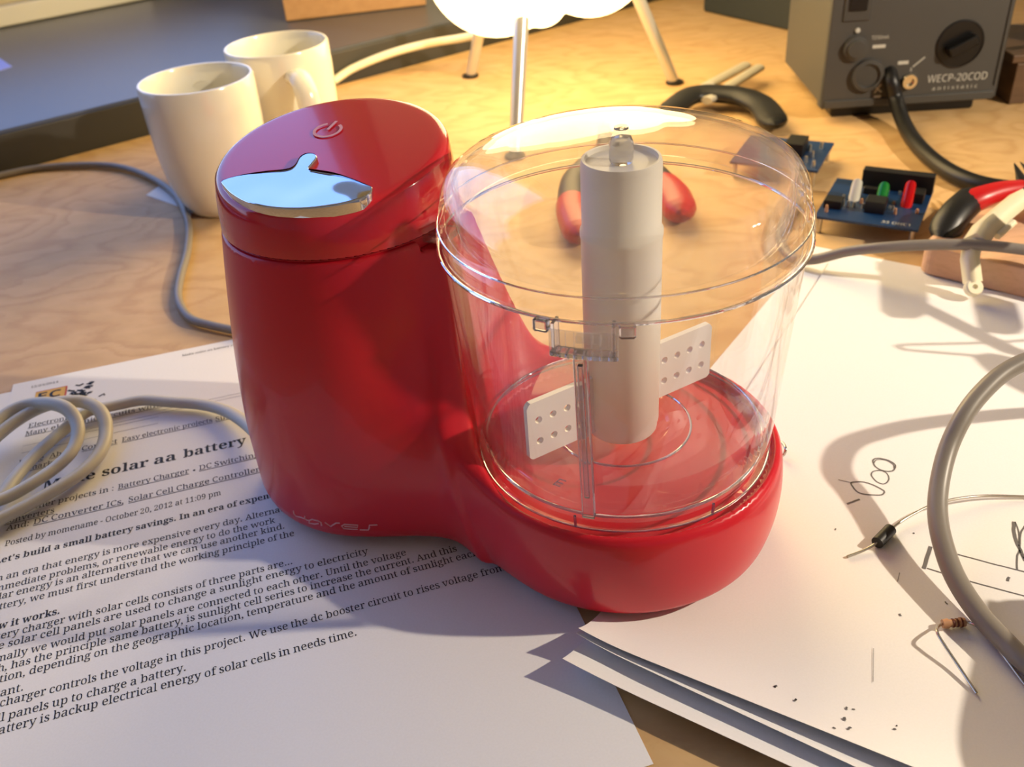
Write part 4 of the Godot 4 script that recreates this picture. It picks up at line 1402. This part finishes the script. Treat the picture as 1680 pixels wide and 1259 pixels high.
func build_cables() -> void:
	var mb := MB.new()
	mb.tube([Vector3(-3.989, 0.030, -6.790), Vector3(-3.732, 0.030, -6.940), Vector3(-3.491, 0.030, -7.037), Vector3(-3.160, 0.030, -7.026), Vector3(-2.850, 0.030, -6.931), Vector3(-2.549, 0.030, -6.679), Vector3(-2.243, 0.030, -6.270), Vector3(-2.025, 0.030, -5.773), Vector3(-1.915, 0.030, -5.317), Vector3(-1.867, 0.030, -4.945), Vector3(-1.808, 0.030, -4.664), Vector3(-1.690, 0.030, -4.441), Vector3(-1.542, 0.030, -4.333), Vector3(-1.363, 0.030, -4.242)], 0.024, 10)
	single("grey_cable", mb, M.grey_cable, "thin grey cable curving over the bare desk beside the mugs", "cable", Vector3(-2, 0, -5.5))
	mb = MB.new()
	mb.tube([Vector3(1.687, 0.052, -1.645), Vector3(1.554, 0.052, -1.690), Vector3(1.483, 0.052, -1.778), Vector3(1.446, 0.054, -1.892), Vector3(1.416, 0.062, -2.004), Vector3(1.401, 0.080, -2.138), Vector3(1.410, 0.110, -2.269), Vector3(1.437, 0.140, -2.386), Vector3(1.485, 0.180, -2.497), Vector3(1.551, 0.240, -2.605), Vector3(1.626, 0.310, -2.686), Vector3(1.715, 0.360, -2.757), Vector3(1.827, 0.400, -2.823), Vector3(1.957, 0.420, -2.864), Vector3(2.175, 0.400, -2.918), Vector3(2.510, 0.300, -2.959), Vector3(2.793, 0.140, -2.942), Vector3(2.85, 0.09, -2.85), Vector3(3.05, 0.085, -2.3), Vector3(3.6, 0.07, -1.7), Vector3(5.0, 0.045, -1.3)], 0.034, 14)
	single("grey_cable", mb, M.grey_cable, "thick grey cable rising in a loop over the pencil drawing", "cable", Vector3(1.5, 0, -2.3))
	mb = MB.new()
	mb.tube([Vector3(1.869, 0.040, -5.379), Vector3(1.716, 0.040, -5.113), Vector3(1.583, 0.040, -4.799), Vector3(1.567, 0.050, -4.534), Vector3(1.660, 0.070, -4.447), Vector3(1.805, 0.140, -4.372), Vector3(1.949, 0.200, -4.271), Vector3(2.129, 0.235, -4.193), Vector3(2.306, 0.255, -4.118), Vector3(2.435, 0.255, -4.072), Vector3(2.559, 0.250, -4.019), Vector3(2.759, 0.260, -3.902), Vector3(3.4, 0.26, -3.85), Vector3(4.2, 0.16, -4.1), Vector3(4.9, 0.05, -4.3), Vector3(5.8, 0.04, -4.5)], 0.028, 12)
	single("grey_cable", mb, M.grey_cable, "grey cable running from the bowl across the wooden block", "cable", Vector3(2.0, 0, -4.2))
	mb = MB.new()
	mb.tube([Vector3(-1.086, 0.100, -3.221), Vector3(-1.188, 0.070, -3.377), Vector3(-1.300, 0.050, -3.503), Vector3(-1.431, 0.040, -3.584), Vector3(-1.582, 0.040, -3.625), Vector3(-1.719, 0.040, -3.660), Vector3(-1.828, 0.040, -3.641), Vector3(-1.895, 0.045, -3.614), Vector3(-1.962, 0.045, -3.589), Vector3(-2.021, 0.040, -3.478), Vector3(-2.059, 0.040, -3.380), Vector3(-2.086, 0.040, -3.301), Vector3(-2.101, 0.045, -3.201), Vector3(-2.108, 0.050, -3.112), Vector3(-2.116, 0.050, -3.024), Vector3(-2.149, 0.050, -2.942), Vector3(-2.212, 0.050, -2.936), Vector3(-2.290, 0.050, -3.038), Vector3(-2.321, 0.060, -3.196), Vector3(-2.300, 0.080, -3.328), Vector3(-2.269, 0.090, -3.411), Vector3(-2.219, 0.100, -3.490), Vector3(-2.158, 0.110, -3.544), Vector3(-2.085, 0.120, -3.570), Vector3(-2.008, 0.120, -3.577), Vector3(-1.942, 0.110, -3.575), Vector3(-1.873, 0.100, -3.531), Vector3(-1.827, 0.080, -3.468), Vector3(-1.805, 0.060, -3.396), Vector3(-1.793, 0.050, -3.315), Vector3(-1.801, 0.045, -3.225), Vector3(-1.835, 0.045, -3.132), Vector3(-1.897, 0.045, -3.046), Vector3(-1.979, 0.045, -2.959), Vector3(-2.065, 0.050, -2.874), Vector3(-2.130, 0.060, -2.820), Vector3(-2.217, 0.070, -2.860), Vector3(-2.286, 0.080, -2.982), Vector3(-2.328, 0.090, -3.160), Vector3(-2.334, 0.100, -3.356), Vector3(-2.296, 0.110, -3.496), Vector3(-2.239, 0.120, -3.558), Vector3(-2.159, 0.130, -3.566), Vector3(-2.058, 0.150, -3.523), Vector3(-1.979, 0.150, -3.476), Vector3(-1.928, 0.130, -3.422), Vector3(-1.899, 0.110, -3.359), Vector3(-1.892, 0.090, -3.285), Vector3(-1.904, 0.080, -3.211), Vector3(-1.946, 0.070, -3.139), Vector3(-2.006, 0.070, -3.052), Vector3(-2.073, 0.070, -2.981), Vector3(-2.146, 0.080, -2.929), Vector3(-2.265, 0.050, -2.908)], 0.031, 12, 0.78, 6)
	single("power_cord", mb, M.cream_cord, "cream power cord coiled in loops on the printed page", "cord", Vector3(-1.9, 0, -3.4))


func build_tools() -> void:
	# wooden block under the pliers
	var t := thing("wooden_block", "pale wooden block with rounded end under the red pliers", "block", Vector3(2.6, 0, -4.4))
	var o := Vector2(2.175, -4.33)
	var ex := Vector2(0.737, 0.676)
	var ey := Vector2(0.676, -0.737)
	var poly := PackedVector2Array()
	for q in [[1.6, 0.0], [1.6, 0.95], [0.14, 0.95]]:
		poly.append(Vector2(q[0], q[1]))
	for k in 7:
		var an := PI / 2 + PI / 2 * k / 6.0
		poly.append(Vector2(0.14 + 0.14 * cos(an), 0.81 + 0.14 * sin(an)))
	for k in 7:
		var an := PI + PI / 2 * k / 6.0
		poly.append(Vector2(0.07 + 0.07 * cos(an), 0.07 + 0.07 * sin(an)))
	var mb := MB.new()
	mb.prism(poly, Vector3(o.x, 0.0135, o.y), Vector3(ex.x, 0, ex.y), Vector3(ey.x, 0, ey.y), Vector3.UP, 0.0, 0.155, 0.012)
	part(t, "board", mb, M.block_wood)
	# pliers with red and black grips
	t = thing("cutting_pliers", "cutting pliers with red and black grip lying on wooden block", "pliers", Vector3(2.6, 0.17, -4.7))
	mb = MB.new()
	mb.tube([Vector3(2.351, 0.190, -4.452), Vector3(2.382, 0.215, -4.483), Vector3(2.445, 0.240, -4.541), Vector3(2.538, 0.250, -4.629)], 0.088, 16, 0.85, 6, 0.95, true)
	part(t, "grip_end", mb, M.handle_black, "black grip end")
	mb = MB.new()
	mb.tube([Vector3(2.503, 0.250, -4.595), Vector3(2.573, 0.270, -4.607), Vector3(2.668, 0.280, -4.639), Vector3(2.765, 0.280, -4.669), Vector3(2.865, 0.270, -4.699)], 0.085, 16, 0.85, 6, 0.5, true)
	part(t, "grip", mb, M.handle_red, "red grip")
	mb = MB.new()
	mb.tube([Vector3(2.845, 0.270, -4.685), Vector3(2.915, 0.260, -4.661), Vector3(2.971, 0.250, -4.606)], 0.065, 12, 0.8, 4, 0.9)
	part(t, "joint", mb, M.dark_steel)
	for k in 2:
		mb = MB.new()
		mb.tube([Vector3(2.856, 0.270, -4.615), Vector3(2.867, 0.290, -4.718), Vector3(2.892, 0.300, -4.821), Vector3(2.924, 0.310, -4.946)] if k == 0 else [Vector3(2.899, 0.270, -4.623), Vector3(2.921, 0.290, -4.707), Vector3(2.953, 0.300, -4.835), Vector3(2.963, 0.310, -4.956)], 0.055, 8, 0.6, 4, 0.05)
		part(t, "jaw", mb, M.dark_steel)
	mb = MB.new()
	mb.tube([Vector3(2.914, 0.270, -4.569), Vector3(2.942, 0.280, -4.474), Vector3(3.012, 0.290, -4.318), Vector3(3.112, 0.290, -4.171)], 0.075, 16, 0.85, 6, 1.0, true)
	part(t, "grip", mb, M.handle_red, "red grip")
	# ivory plastic clip arm
	t = thing("plastic_clip", "ivory plastic clip arm hanging over the wooden block's edge", "clip", Vector3(2.55, 0.1, -4.2))
	mb = MB.new()
	mb.tube([Vector3(2.685, 0.350, -4.402), Vector3(2.548, 0.320, -4.305), Vector3(2.415, 0.290, -4.206), Vector3(2.351, 0.260, -4.140)], 0.062, 4, 0.9, 1)
	var arm := part(t, "upper_arm", mb, M.ivory_plastic)
	mb = MB.new()
	mb.tube([Vector3(2.570, 0.300, -4.234), Vector3(2.459, 0.270, -4.155)], 0.022, 6, 0.9, 1)
	part(arm, "side_strip", mb, M.ivory_plastic)
	mb = MB.new()
	mb.tube([Vector3(2.375, 0.260, -4.178), Vector3(2.327, 0.235, -4.128), Vector3(2.301, 0.200, -4.074), Vector3(2.311, 0.130, -4.045), Vector3(2.313, 0.095, -4.021)], 0.045, 4, 0.8, 1)
	var tip := part(t, "lower_arm", mb, M.ivory_plastic)
	mb = MB.new()
	var ey3 := Vector3(0, 0.66, 0.75)
	round_part(tip, "eye", Vector3(2.309, 0.080, -3.998), Vector3(1, 0, 0), ey3, [[0.042, -0.018], [0.042, 0.014], [0.036, 0.020], [0.013, 0.020], [0.013, -0.018]], M.ivory_plastic)
	# wire stripper behind the lid
	t = thing("wire_stripper", "wire stripper with bright steel arms and dark grip behind lid", "stripper", Vector3(1.95, 0, -7.3))
	for k in 2:
		mb = MB.new()
		var off := Vector3(0.06, 0, 0.07) * (k * 2 - 1)
		mb.tube([Vector3(2.20, 0.13, -7.80) + off * 0.7, Vector3(1.60, 0.11, -7.15) + off], 0.05, 8, 0.6, 1)
		part(t, "steel_arm", mb, M.steel)
	mb = MB.new()
	mb.tube([Vector3(2.03, 0.09, -6.60), Vector3(2.03, 0.10, -6.92), Vector3(1.90, 0.11, -7.15), Vector3(1.60, 0.12, -7.22), Vector3(1.38, 0.10, -7.0)], 0.115, 16, 0.6, 8, 0.85, true)
	part(t, "grip", mb, M.handle_black)
	# pliers lying behind the bowl
	t = thing("flat_pliers", "black and red handled pliers seen through the clear bowl", "pliers", Vector3(0.9, 0, -5.5))
	mb = MB.new()
	mb.tube([Vector3(0.46, 0.1, -5.35), Vector3(0.52, 0.1, -5.75), Vector3(0.74, 0.1, -6.15)], 0.10, 14, 0.85, 8, 0.8, true)
	part(t, "grip", mb, M.handle_black)
	mb = MB.new()
	mb.tube([Vector3(0.46, 0.1, -5.0), Vector3(0.45, 0.1, -5.20), Vector3(0.46, 0.1, -5.36)], 0.102, 14, 0.85, 6, 1.0, true)
	part(t, "grip_end", mb, M.handle_red)
	mb = MB.new()
	mb.tube([Vector3(1.08, 0.1, -5.18), Vector3(1.08, 0.1, -5.38), Vector3(1.05, 0.1, -5.52)], 0.105, 14, 0.85, 6, 1.0, true)
	part(t, "grip_end", mb, M.handle_red)
	mb = MB.new()
	mb.tube([Vector3(1.05, 0.1, -5.52), Vector3(1.0, 0.1, -5.8), Vector3(0.84, 0.1, -6.15)], 0.10, 14, 0.85, 6, 0.8)
	part(t, "grip", mb, M.handle_black)
	mb = MB.new()
	mb.tube([Vector3(0.79, 0.1, -6.1), Vector3(0.80, 0.1, -6.35), Vector3(0.83, 0.09, -6.75)], 0.11, 10, 0.6, 4, 0.35)
	part(t, "jaw", mb, M.dark_steel)


func board(t: Node3D, o: Vector3, ex: Vector3, ez: Vector3, w: float, d: float) -> void:
	var mb := MB.new()
	mb.rbox(o + ex * w * 0.5 + ez * d * 0.5, ex * w * 0.5, Vector3(0, 0.008, 0), ez * d * 0.5, 0.002)
	part(t, "circuit_board", mb, M.board_blue)
	for q in [[0.03, 0.03], [w - 0.03, 0.03], [0.03, d - 0.03], [w - 0.03, d - 0.03]]:
		mb = MB.new()
		var c: Vector3 = o + ex * q[0] + ez * q[1]
		mb.tube([Vector3(c.x, 0.001, c.z), Vector3(c.x, o.y, c.z)], 0.014, 6, 1.0, 1)
		part(t, "pin_leg", mb, M.solder)


func led(t: Node3D, at: Vector3, lean: Vector3, m: Material) -> void:
	var mb := MB.new()
	mb.tube([at, at + lean * 0.30, at + lean * 0.72, at + lean * 0.9, at + lean], 0.034, 12, 1.0, 2, 0.8, true)
	part(t, "led", mb, m)


func build_boards() -> void:
	var t := thing("led_board", "blue circuit board with clear, green and red indicator lights", "circuit board", Vector3(2.2, 0, -5.1))
	var o := Vector3(1.80, 0.10, -4.90)
	var ex := Vector3(0.862, 0, 0.507)
	var ez := Vector3(0.507, 0, -0.862)
	var w := 0.56
	var d := 0.60
	board(t, o, ex, ez, w, d)
	var at := func(a: float, b: float, h: float) -> Vector3:
		return o + ex * a + ez * b + Vector3(0, h, 0)
	var mb := MB.new()
	mb.rbox(at.call(0.36, 0.53, 0.065), ex * 0.20, Vector3(0, 0.055, 0), ez * 0.035, 0.004)
	var hd := part(t, "pin_header", mb, M.chip_black)
	for k in 6:
		mb = MB.new()
		mb.rbox(at.call(0.19 + 0.066 * k, 0.46, 0.018), ex * 0.008, Vector3(0, 0.010, 0), ez * 0.008, 0.002)
		part(hd, "pin", mb, M.solder)
	led(t, at.call(0.16, 0.30, 0.02), Vector3(0, 0.075, 0) + ez * 0.045, M.led_clear)
	led(t, at.call(0.31, 0.30, 0.02), Vector3(0, 0.075, 0) + ez * 0.045, M.led_green)
	led(t, at.call(0.45, 0.30, 0.02), Vector3(0, 0.10, 0) + ez * 0.05, M.led_red)
	for q in [[0.30, 0.19, 0.055, 0.055, 0.035], [0.07, 0.17, 0.05, 0.045, 0.025], [0.50, 0.40, 0.03, 0.05, 0.03], [0.24, 0.42, 0.05, 0.02, 0.02]]:
		mb = MB.new()
		mb.rbox(at.call(q[0], q[1], 0.008 + q[4]), ex * q[2], Vector3(0, q[4], 0), ez * q[3], 0.004)
		part(t, "chip", mb, M.chip_black)
	var rng := RandomNumberGenerator.new()
	rng.seed = 9
	for q in [[0.12, 0.20], [0.15, 0.18], [0.18, 0.20], [0.21, 0.26], [0.23, 0.20], [0.39, 0.22], [0.41, 0.17], [0.05, 0.08], [0.10, 0.31], [0.25, 0.31], [0.38, 0.31], [0.37, 0.25], [0.14, 0.40], [0.52, 0.22]]:
		mb = MB.new()
		mb.tube([at.call(q[0], q[1], 0.006), at.call(q[0], q[1], 0.02 + rng.randf() * 0.03)], 0.010, 6, 1.0, 1, 0.7)
		part(t, "component", mb, M.solder if rng.randf() < 0.6 else M.resistor_tan)
	mb = MB.new()
	mb.words("33 OHC1", false, at.call(0.36, 0.03, 0.0092), ex, ez, 0.15, 0.045, "Droid Sans")
	part(t, "printing", mb, M.label_print)

	t = thing("relay_board", "blue circuit board half hidden behind the clear lid's edge", "circuit board", Vector3(1.9, 0, -5.8))
	o = Vector3(1.53, 0.11, -5.80)
	ex = Vector3(0.862, 0, 0.507)
	ez = Vector3(0.507, 0, -0.862)
	ex = Vector3(0.80, 0, 0.45).normalized()
	ez = Vector3(ex.z, 0, -ex.x)
	board(t, o, ex, ez, 0.56, 0.52)
	mb = MB.new()
	mb.rbox(o + ex * 0.36 + ez * 0.28 + Vector3(0, 0.05, 0), ex * 0.06, Vector3(0, 0.045, 0), ez * 0.09, 0.004)
	part(t, "chip", mb, M.chip_black)
	for q in [[0.46, 0.12], [0.48, 0.22], [0.44, 0.33], [0.50, 0.40], [0.30, 0.42], [0.20, 0.20], [0.52, 0.06]]:
		mb = MB.new()
		mb.tube([o + ex * q[0] + ez * q[1] + Vector3(0, 0.006, 0), o + ex * q[0] + ez * q[1] + Vector3(0, 0.05, 0)], 0.013, 6, 1.0, 1, 0.7)
		part(t, "component", mb, M.solder)


func build_small() -> void:
	# cardboard box on the sill
	var t := thing("cardboard_box", "brown cardboard box standing on the dark window sill", "box", Vector3(-1.27, 0.3, -10.5))
	var mb := MB.new()
	var ex := Vector3(1.418, 0, -0.227).normalized()
	var ez := Vector3(-ex.z, 0, ex.x)
	mb.rbox(Vector3(-1.27, 0.305 + 0.5, -10.14) - ez * 0.46, ex * 0.72, Vector3(0, 0.5, 0), ez * 0.45, 0.012)
	part(t, "carton", mb, M.cardboard)
	mb = MB.new()
	mb.rbox(Vector3(-1.27, 0.305 + 1.004, -10.14) - ez * 0.23, ex * 0.715, Vector3(0, 0.008, 0), ez * 0.22, 0.003)
	part(t, "flap", mb, M.cardboard)
	# dark case behind the solder station
	t = thing("dark_case", "low dark green-grey case behind the solder station", "case", Vector3(3.0, 0, -10.0))
	mb = MB.new()
	var fx := Vector3(0.60, 0, 1.04).normalized()
	var fz := Vector3(fx.z, 0, -fx.x)
	mb.rbox(Vector3(2.313, 0.30, -10.318) + fx * 0.75 + fz * 0.7, fx * 0.75, Vector3(0, 0.295, 0), fz * 0.68, 0.02)
	part(t, "lower_shell", mb, M.dark_case)
	mb = MB.new()
	mb.rbox(Vector3(2.313, 0.79, -10.318) + fx * 0.75 + fz * 0.7, fx * 0.74, Vector3(0, 0.185, 0), fz * 0.67, 0.03)
	part(t, "upper_shell", mb, M.dark_case)
	# tin with a spool beside the station
	t = thing("wooden_tray", "dark wooden tray at the right edge beside the solder station", "tray", Vector3(4.3, 0, -7.0))
	mb = MB.new()
	mb.rbox(Vector3(4.42, 0.33, -7.15), Vector3(0.60, 0, 0.03), Vector3(0, 0.03, 0), Vector3(-0.02, 0, 0.42), 0.01)
	part(t, "shelf", mb, M.dark_wood)
	for q in [-0.5, 0.5]:
		mb = MB.new()
		mb.rbox(Vector3(4.42 + q, 0.152, -7.15), Vector3(0.06, 0, 0.003), Vector3(0, 0.148, 0), Vector3(-0.02, 0, 0.40), 0.008)
		part(t, "side_panel", mb, M.dark_wood)
	mb = MB.new()
	mb.rbox(Vector3(4.42, 0.152, -7.45), Vector3(0.5, 0, 0.02), Vector3(0, 0.148, 0), Vector3(0, 0, 0.03), 0.008)
	part(t, "back_panel", mb, M.dark_wood)
	t = thing("solder_spool", "pale solder spool on the dark wooden tray", "spool", Vector3(4.28, 0.36, -6.95))
	mb = MB.new()
	mb.lathe(4.30, -6.98, [Vector2(0, 0.362), Vector2(0.20, 0.362), Vector2(0.20, 0.40), Vector2(0.17, 0.41), Vector2(0.17, 0.95), Vector2(0.20, 0.96), Vector2(0.20, 1.0), Vector2(0, 1.0)], 32)
	part(t, "reel", mb, M.spool)
	mb = MB.new()
	mb.tube([Vector3(4.14, 0.45, -6.86), Vector3(4.00, 0.50, -6.75), Vector3(3.93, 0.46, -6.80), Vector3(3.98, 0.40, -6.90)], 0.02, 8)
	part(t, "solder_wire", mb, M.wire)
	# unseen box on the right, placed for the shadow it throws on the drawing
	t = thing("unseen_box", "small unseen box right of the drawing sheet, placed for its shadow", "box", Vector3(2.8, 0.02, -1.4))
	mb = MB.new()
	var gx := Vector3(-0.55, 0, 0.835)
	var gz := Vector3(0.835, 0, 0.55)
	mb.rbox(Vector3(1.97, 0.205, -2.055) + gx * 0.38 + gz * 0.40, gx * 0.38, Vector3(0, 0.175, 0), gz * 0.40, 0.02)
	part(t, "carton", mb, M.cardboard)
	mb = MB.new()
	mb.rbox(Vector3(1.97, 0.386, -2.055) + gx * 0.38 + gz * 0.40, gx * 0.375, Vector3(0, 0.006, 0), gz * 0.395, 0.003)
	part(t, "cover", mb, M.cardboard)
	# unseen stand added on the right, its plates cut to the drawing's shade shapes
	t = thing("shadow_stand", "added unseen stand right of the wooden block, its plates shaped to cast shadows", "stand", Vector3(3.7, 0, -2.6))
	mb = MB.new()
	mb.lathe(3.7, -2.6, [Vector2(0, 0.014), Vector2(0.35, 0.014), Vector2(0.35, 0.08), Vector2(0.3, 0.12), Vector2(0, 0.12)], 32)
	part(t, "base", mb, M.dark_steel)
	mb = MB.new()
	mb.tube([Vector3(3.7, 0.11, -2.6), Vector3(3.7, 0.62, -2.6)], 0.04, 10, 1.0, 1)
	part(t, "post", mb, M.steel)
	mb = MB.new()
	mb.tube([Vector3(2.619, 0.528, -3.727), Vector3(2.830, 0.528, -3.299), Vector3(3.7, 0.56, -2.6)], 0.032, 10, 1.0, 1)
	part(t, "rod", mb, M.steel)
	for q in [PackedVector2Array([Vector2(2.626, -4.143), Vector2(2.787, -4.051), Vector2(2.649, -3.694), Vector2(2.599, -3.622), Vector2(2.557, -3.603), Vector2(2.479, -3.621), Vector2(2.461, -3.678)]), PackedVector2Array([Vector2(2.899, -3.791), Vector2(3.017, -3.660), Vector2(2.955, -3.462), Vector2(2.913, -3.419), Vector2(2.861, -3.418), Vector2(2.787, -3.449)])]:
		mb = MB.new()
		mb.prism(q, Vector3(0, 0.528, 0), Vector3.RIGHT, Vector3.BACK, Vector3.UP, -0.012, 0.012, 0.004)
		part(t, "clip", mb, M.steel)  # added plate, outlined to match a shadow on the sheet
	mb = MB.new()
	mb.tube([Vector3(3.232, 0.528, -3.359), Vector3(2.958, 0.528, -3.359), Vector3(2.739, 0.528, -3.370), Vector3(2.451, 0.528, -3.400), Vector3(2.416, 0.528, -3.387), Vector3(2.437, 0.528, -3.364), Vector3(2.578, 0.528, -3.315), Vector3(2.695, 0.528, -3.274), Vector3(2.807, 0.528, -3.202)], 0.009, 6)
	part(t, "wire", mb, M.wire)
	mb = MB.new()
	mb.prism(PackedVector2Array([Vector2(2.684, -3.280), Vector2(2.750, -3.288), Vector2(2.824, -3.236), Vector2(2.986, -3.089), Vector2(2.926, -2.895), Vector2(2.765, -2.977), Vector2(2.705, -3.089), Vector2(2.685, -3.199)]), Vector3(0, 0.528, 0), Vector3.RIGHT, Vector3.BACK, Vector3.UP, -0.02, 0.02, 0.006)
	part(t, "shadow_plate", mb, M.steel)  # another added plate, shaped only to cast its patch of shade
	# scraps
	mb = MB.new()
	mb.prism(PackedVector2Array([Vector2(-2.468, -6.357), Vector2(-2.418, -6.526), Vector2(-2.035, -6.169), Vector2(-2.007, -5.956), Vector2(-2.148, -6.076)]), Vector3.ZERO, Vector3.RIGHT, Vector3.BACK, Vector3.UP, 0.001, 0.0035)
	single("paper_scrap", mb, M.paper, "small white paper scrap under the front mug", "paper", Vector3(-2.2, 0, -6.2))
	mb = MB.new()
	mb.prism(PackedVector2Array([Vector2(-4.405, -9.114), Vector2(-4.670, -8.681), Vector2(-5.755, -10.694), Vector2(-4.697, -9.520)]), Vector3.ZERO, Vector3.RIGHT, Vector3.BACK, Vector3.UP, 0.3005, 0.306)
	single("blue_card", mb, M.blue_card, "pale blue card lying on the window sill at the left edge", "card", Vector3(-5.2, 0.3, -9.4))
	# diode
	t = thing("diode", "black diode with two wire leads on the drawing sheet", "diode", Vector3(1.27, 0.012, -2.4))
	mb = MB.new()
	mb.tube([Vector3(1.235, 0.035, -2.365), Vector3(1.305, 0.035, -2.426)], 0.022, 14, 1.0, 1)
	part(t, "diode_body", mb, M.chip_black)
	mb = MB.new()
	mb.tube([Vector3(1.244, 0.035, -2.373), Vector3(1.214, 0.026, -2.359), Vector3(1.170, 0.020, -2.343), Vector3(1.118, 0.018, -2.327)], 0.0055, 6)
	part(t, "lead", mb, M.wire)
	mb = MB.new()
	mb.tube([Vector3(1.295, 0.035, -2.417), Vector3(1.352, 0.030, -2.461), Vector3(1.419, 0.035, -2.496), Vector3(1.497, 0.040, -2.527), Vector3(1.596, 0.040, -2.549), Vector3(1.717, 0.030, -2.562), Vector3(1.871, 0.020, -2.548)], 0.0055, 6)
	part(t, "lead", mb, M.wire)
	# resistor
	t = thing("resistor", "tan resistor with brown bands and bent wire leads", "resistor", Vector3(1.34, 0.012, -2.0))
	mb = MB.new()
	var ra := Vector3(1.306, 0.030, -1.991)
	var rb := Vector3(1.378, 0.030, -1.991)
	mb.tube([ra, ra.lerp(rb, 0.12), ra.lerp(rb, 0.25)], 0.014, 10, 1.0, 2, 1.15)
	mb.tube([ra.lerp(rb, 0.2), ra.lerp(rb, 0.8)], 0.0125, 10, 1.0, 1)
	mb.tube([ra.lerp(rb, 0.75), ra.lerp(rb, 0.88), rb], 0.016, 10, 1.0, 2, 0.87)
	var rbn := part(t, "resistor_body", mb, M.resistor_tan)
	for k in 3:
		mb = MB.new()
		mb.tube([ra.lerp(rb, 0.42 + 0.18 * k), ra.lerp(rb, 0.50 + 0.18 * k)], 0.0145 if k < 2 else 0.0165, 10, 1.0, 1)
		part(rbn, "band", mb, M.band_brown)
	mb = MB.new()
	mb.tube([Vector3(1.310, 0.030, -1.991), Vector3(1.289, 0.035, -1.981), Vector3(1.261, 0.060, -1.940), Vector3(1.262, 0.055, -1.905), Vector3(1.281, 0.035, -1.830), Vector3(1.300, 0.018, -1.734)], 0.005, 6)
	part(t, "lead", mb, M.wire)
	mb = MB.new()
	mb.tube([Vector3(1.372, 0.030, -1.992), Vector3(1.390, 0.035, -1.981), Vector3(1.404, 0.045, -1.948), Vector3(1.422, 0.040, -1.887), Vector3(1.438, 0.030, -1.807), Vector3(1.455, 0.018, -1.726)], 0.005, 6)
	part(t, "lead", mb, M.wire)
	# loop of wire by the machine
	mb = MB.new()
	mb.tube([Vector3(1.025, 0.020, -2.986), Vector3(1.054, 0.030, -2.985), Vector3(1.067, 0.045, -2.948), Vector3(1.066, 0.050, -2.906), Vector3(1.058, 0.030, -2.897), Vector3(1.042, 0.018, -2.902)], 0.0065, 6)
	single("wire_loop", mb, M.wire, "small bent wire loop poking out beside the red base", "wire", Vector3(1.06, 0.012, -2.94))
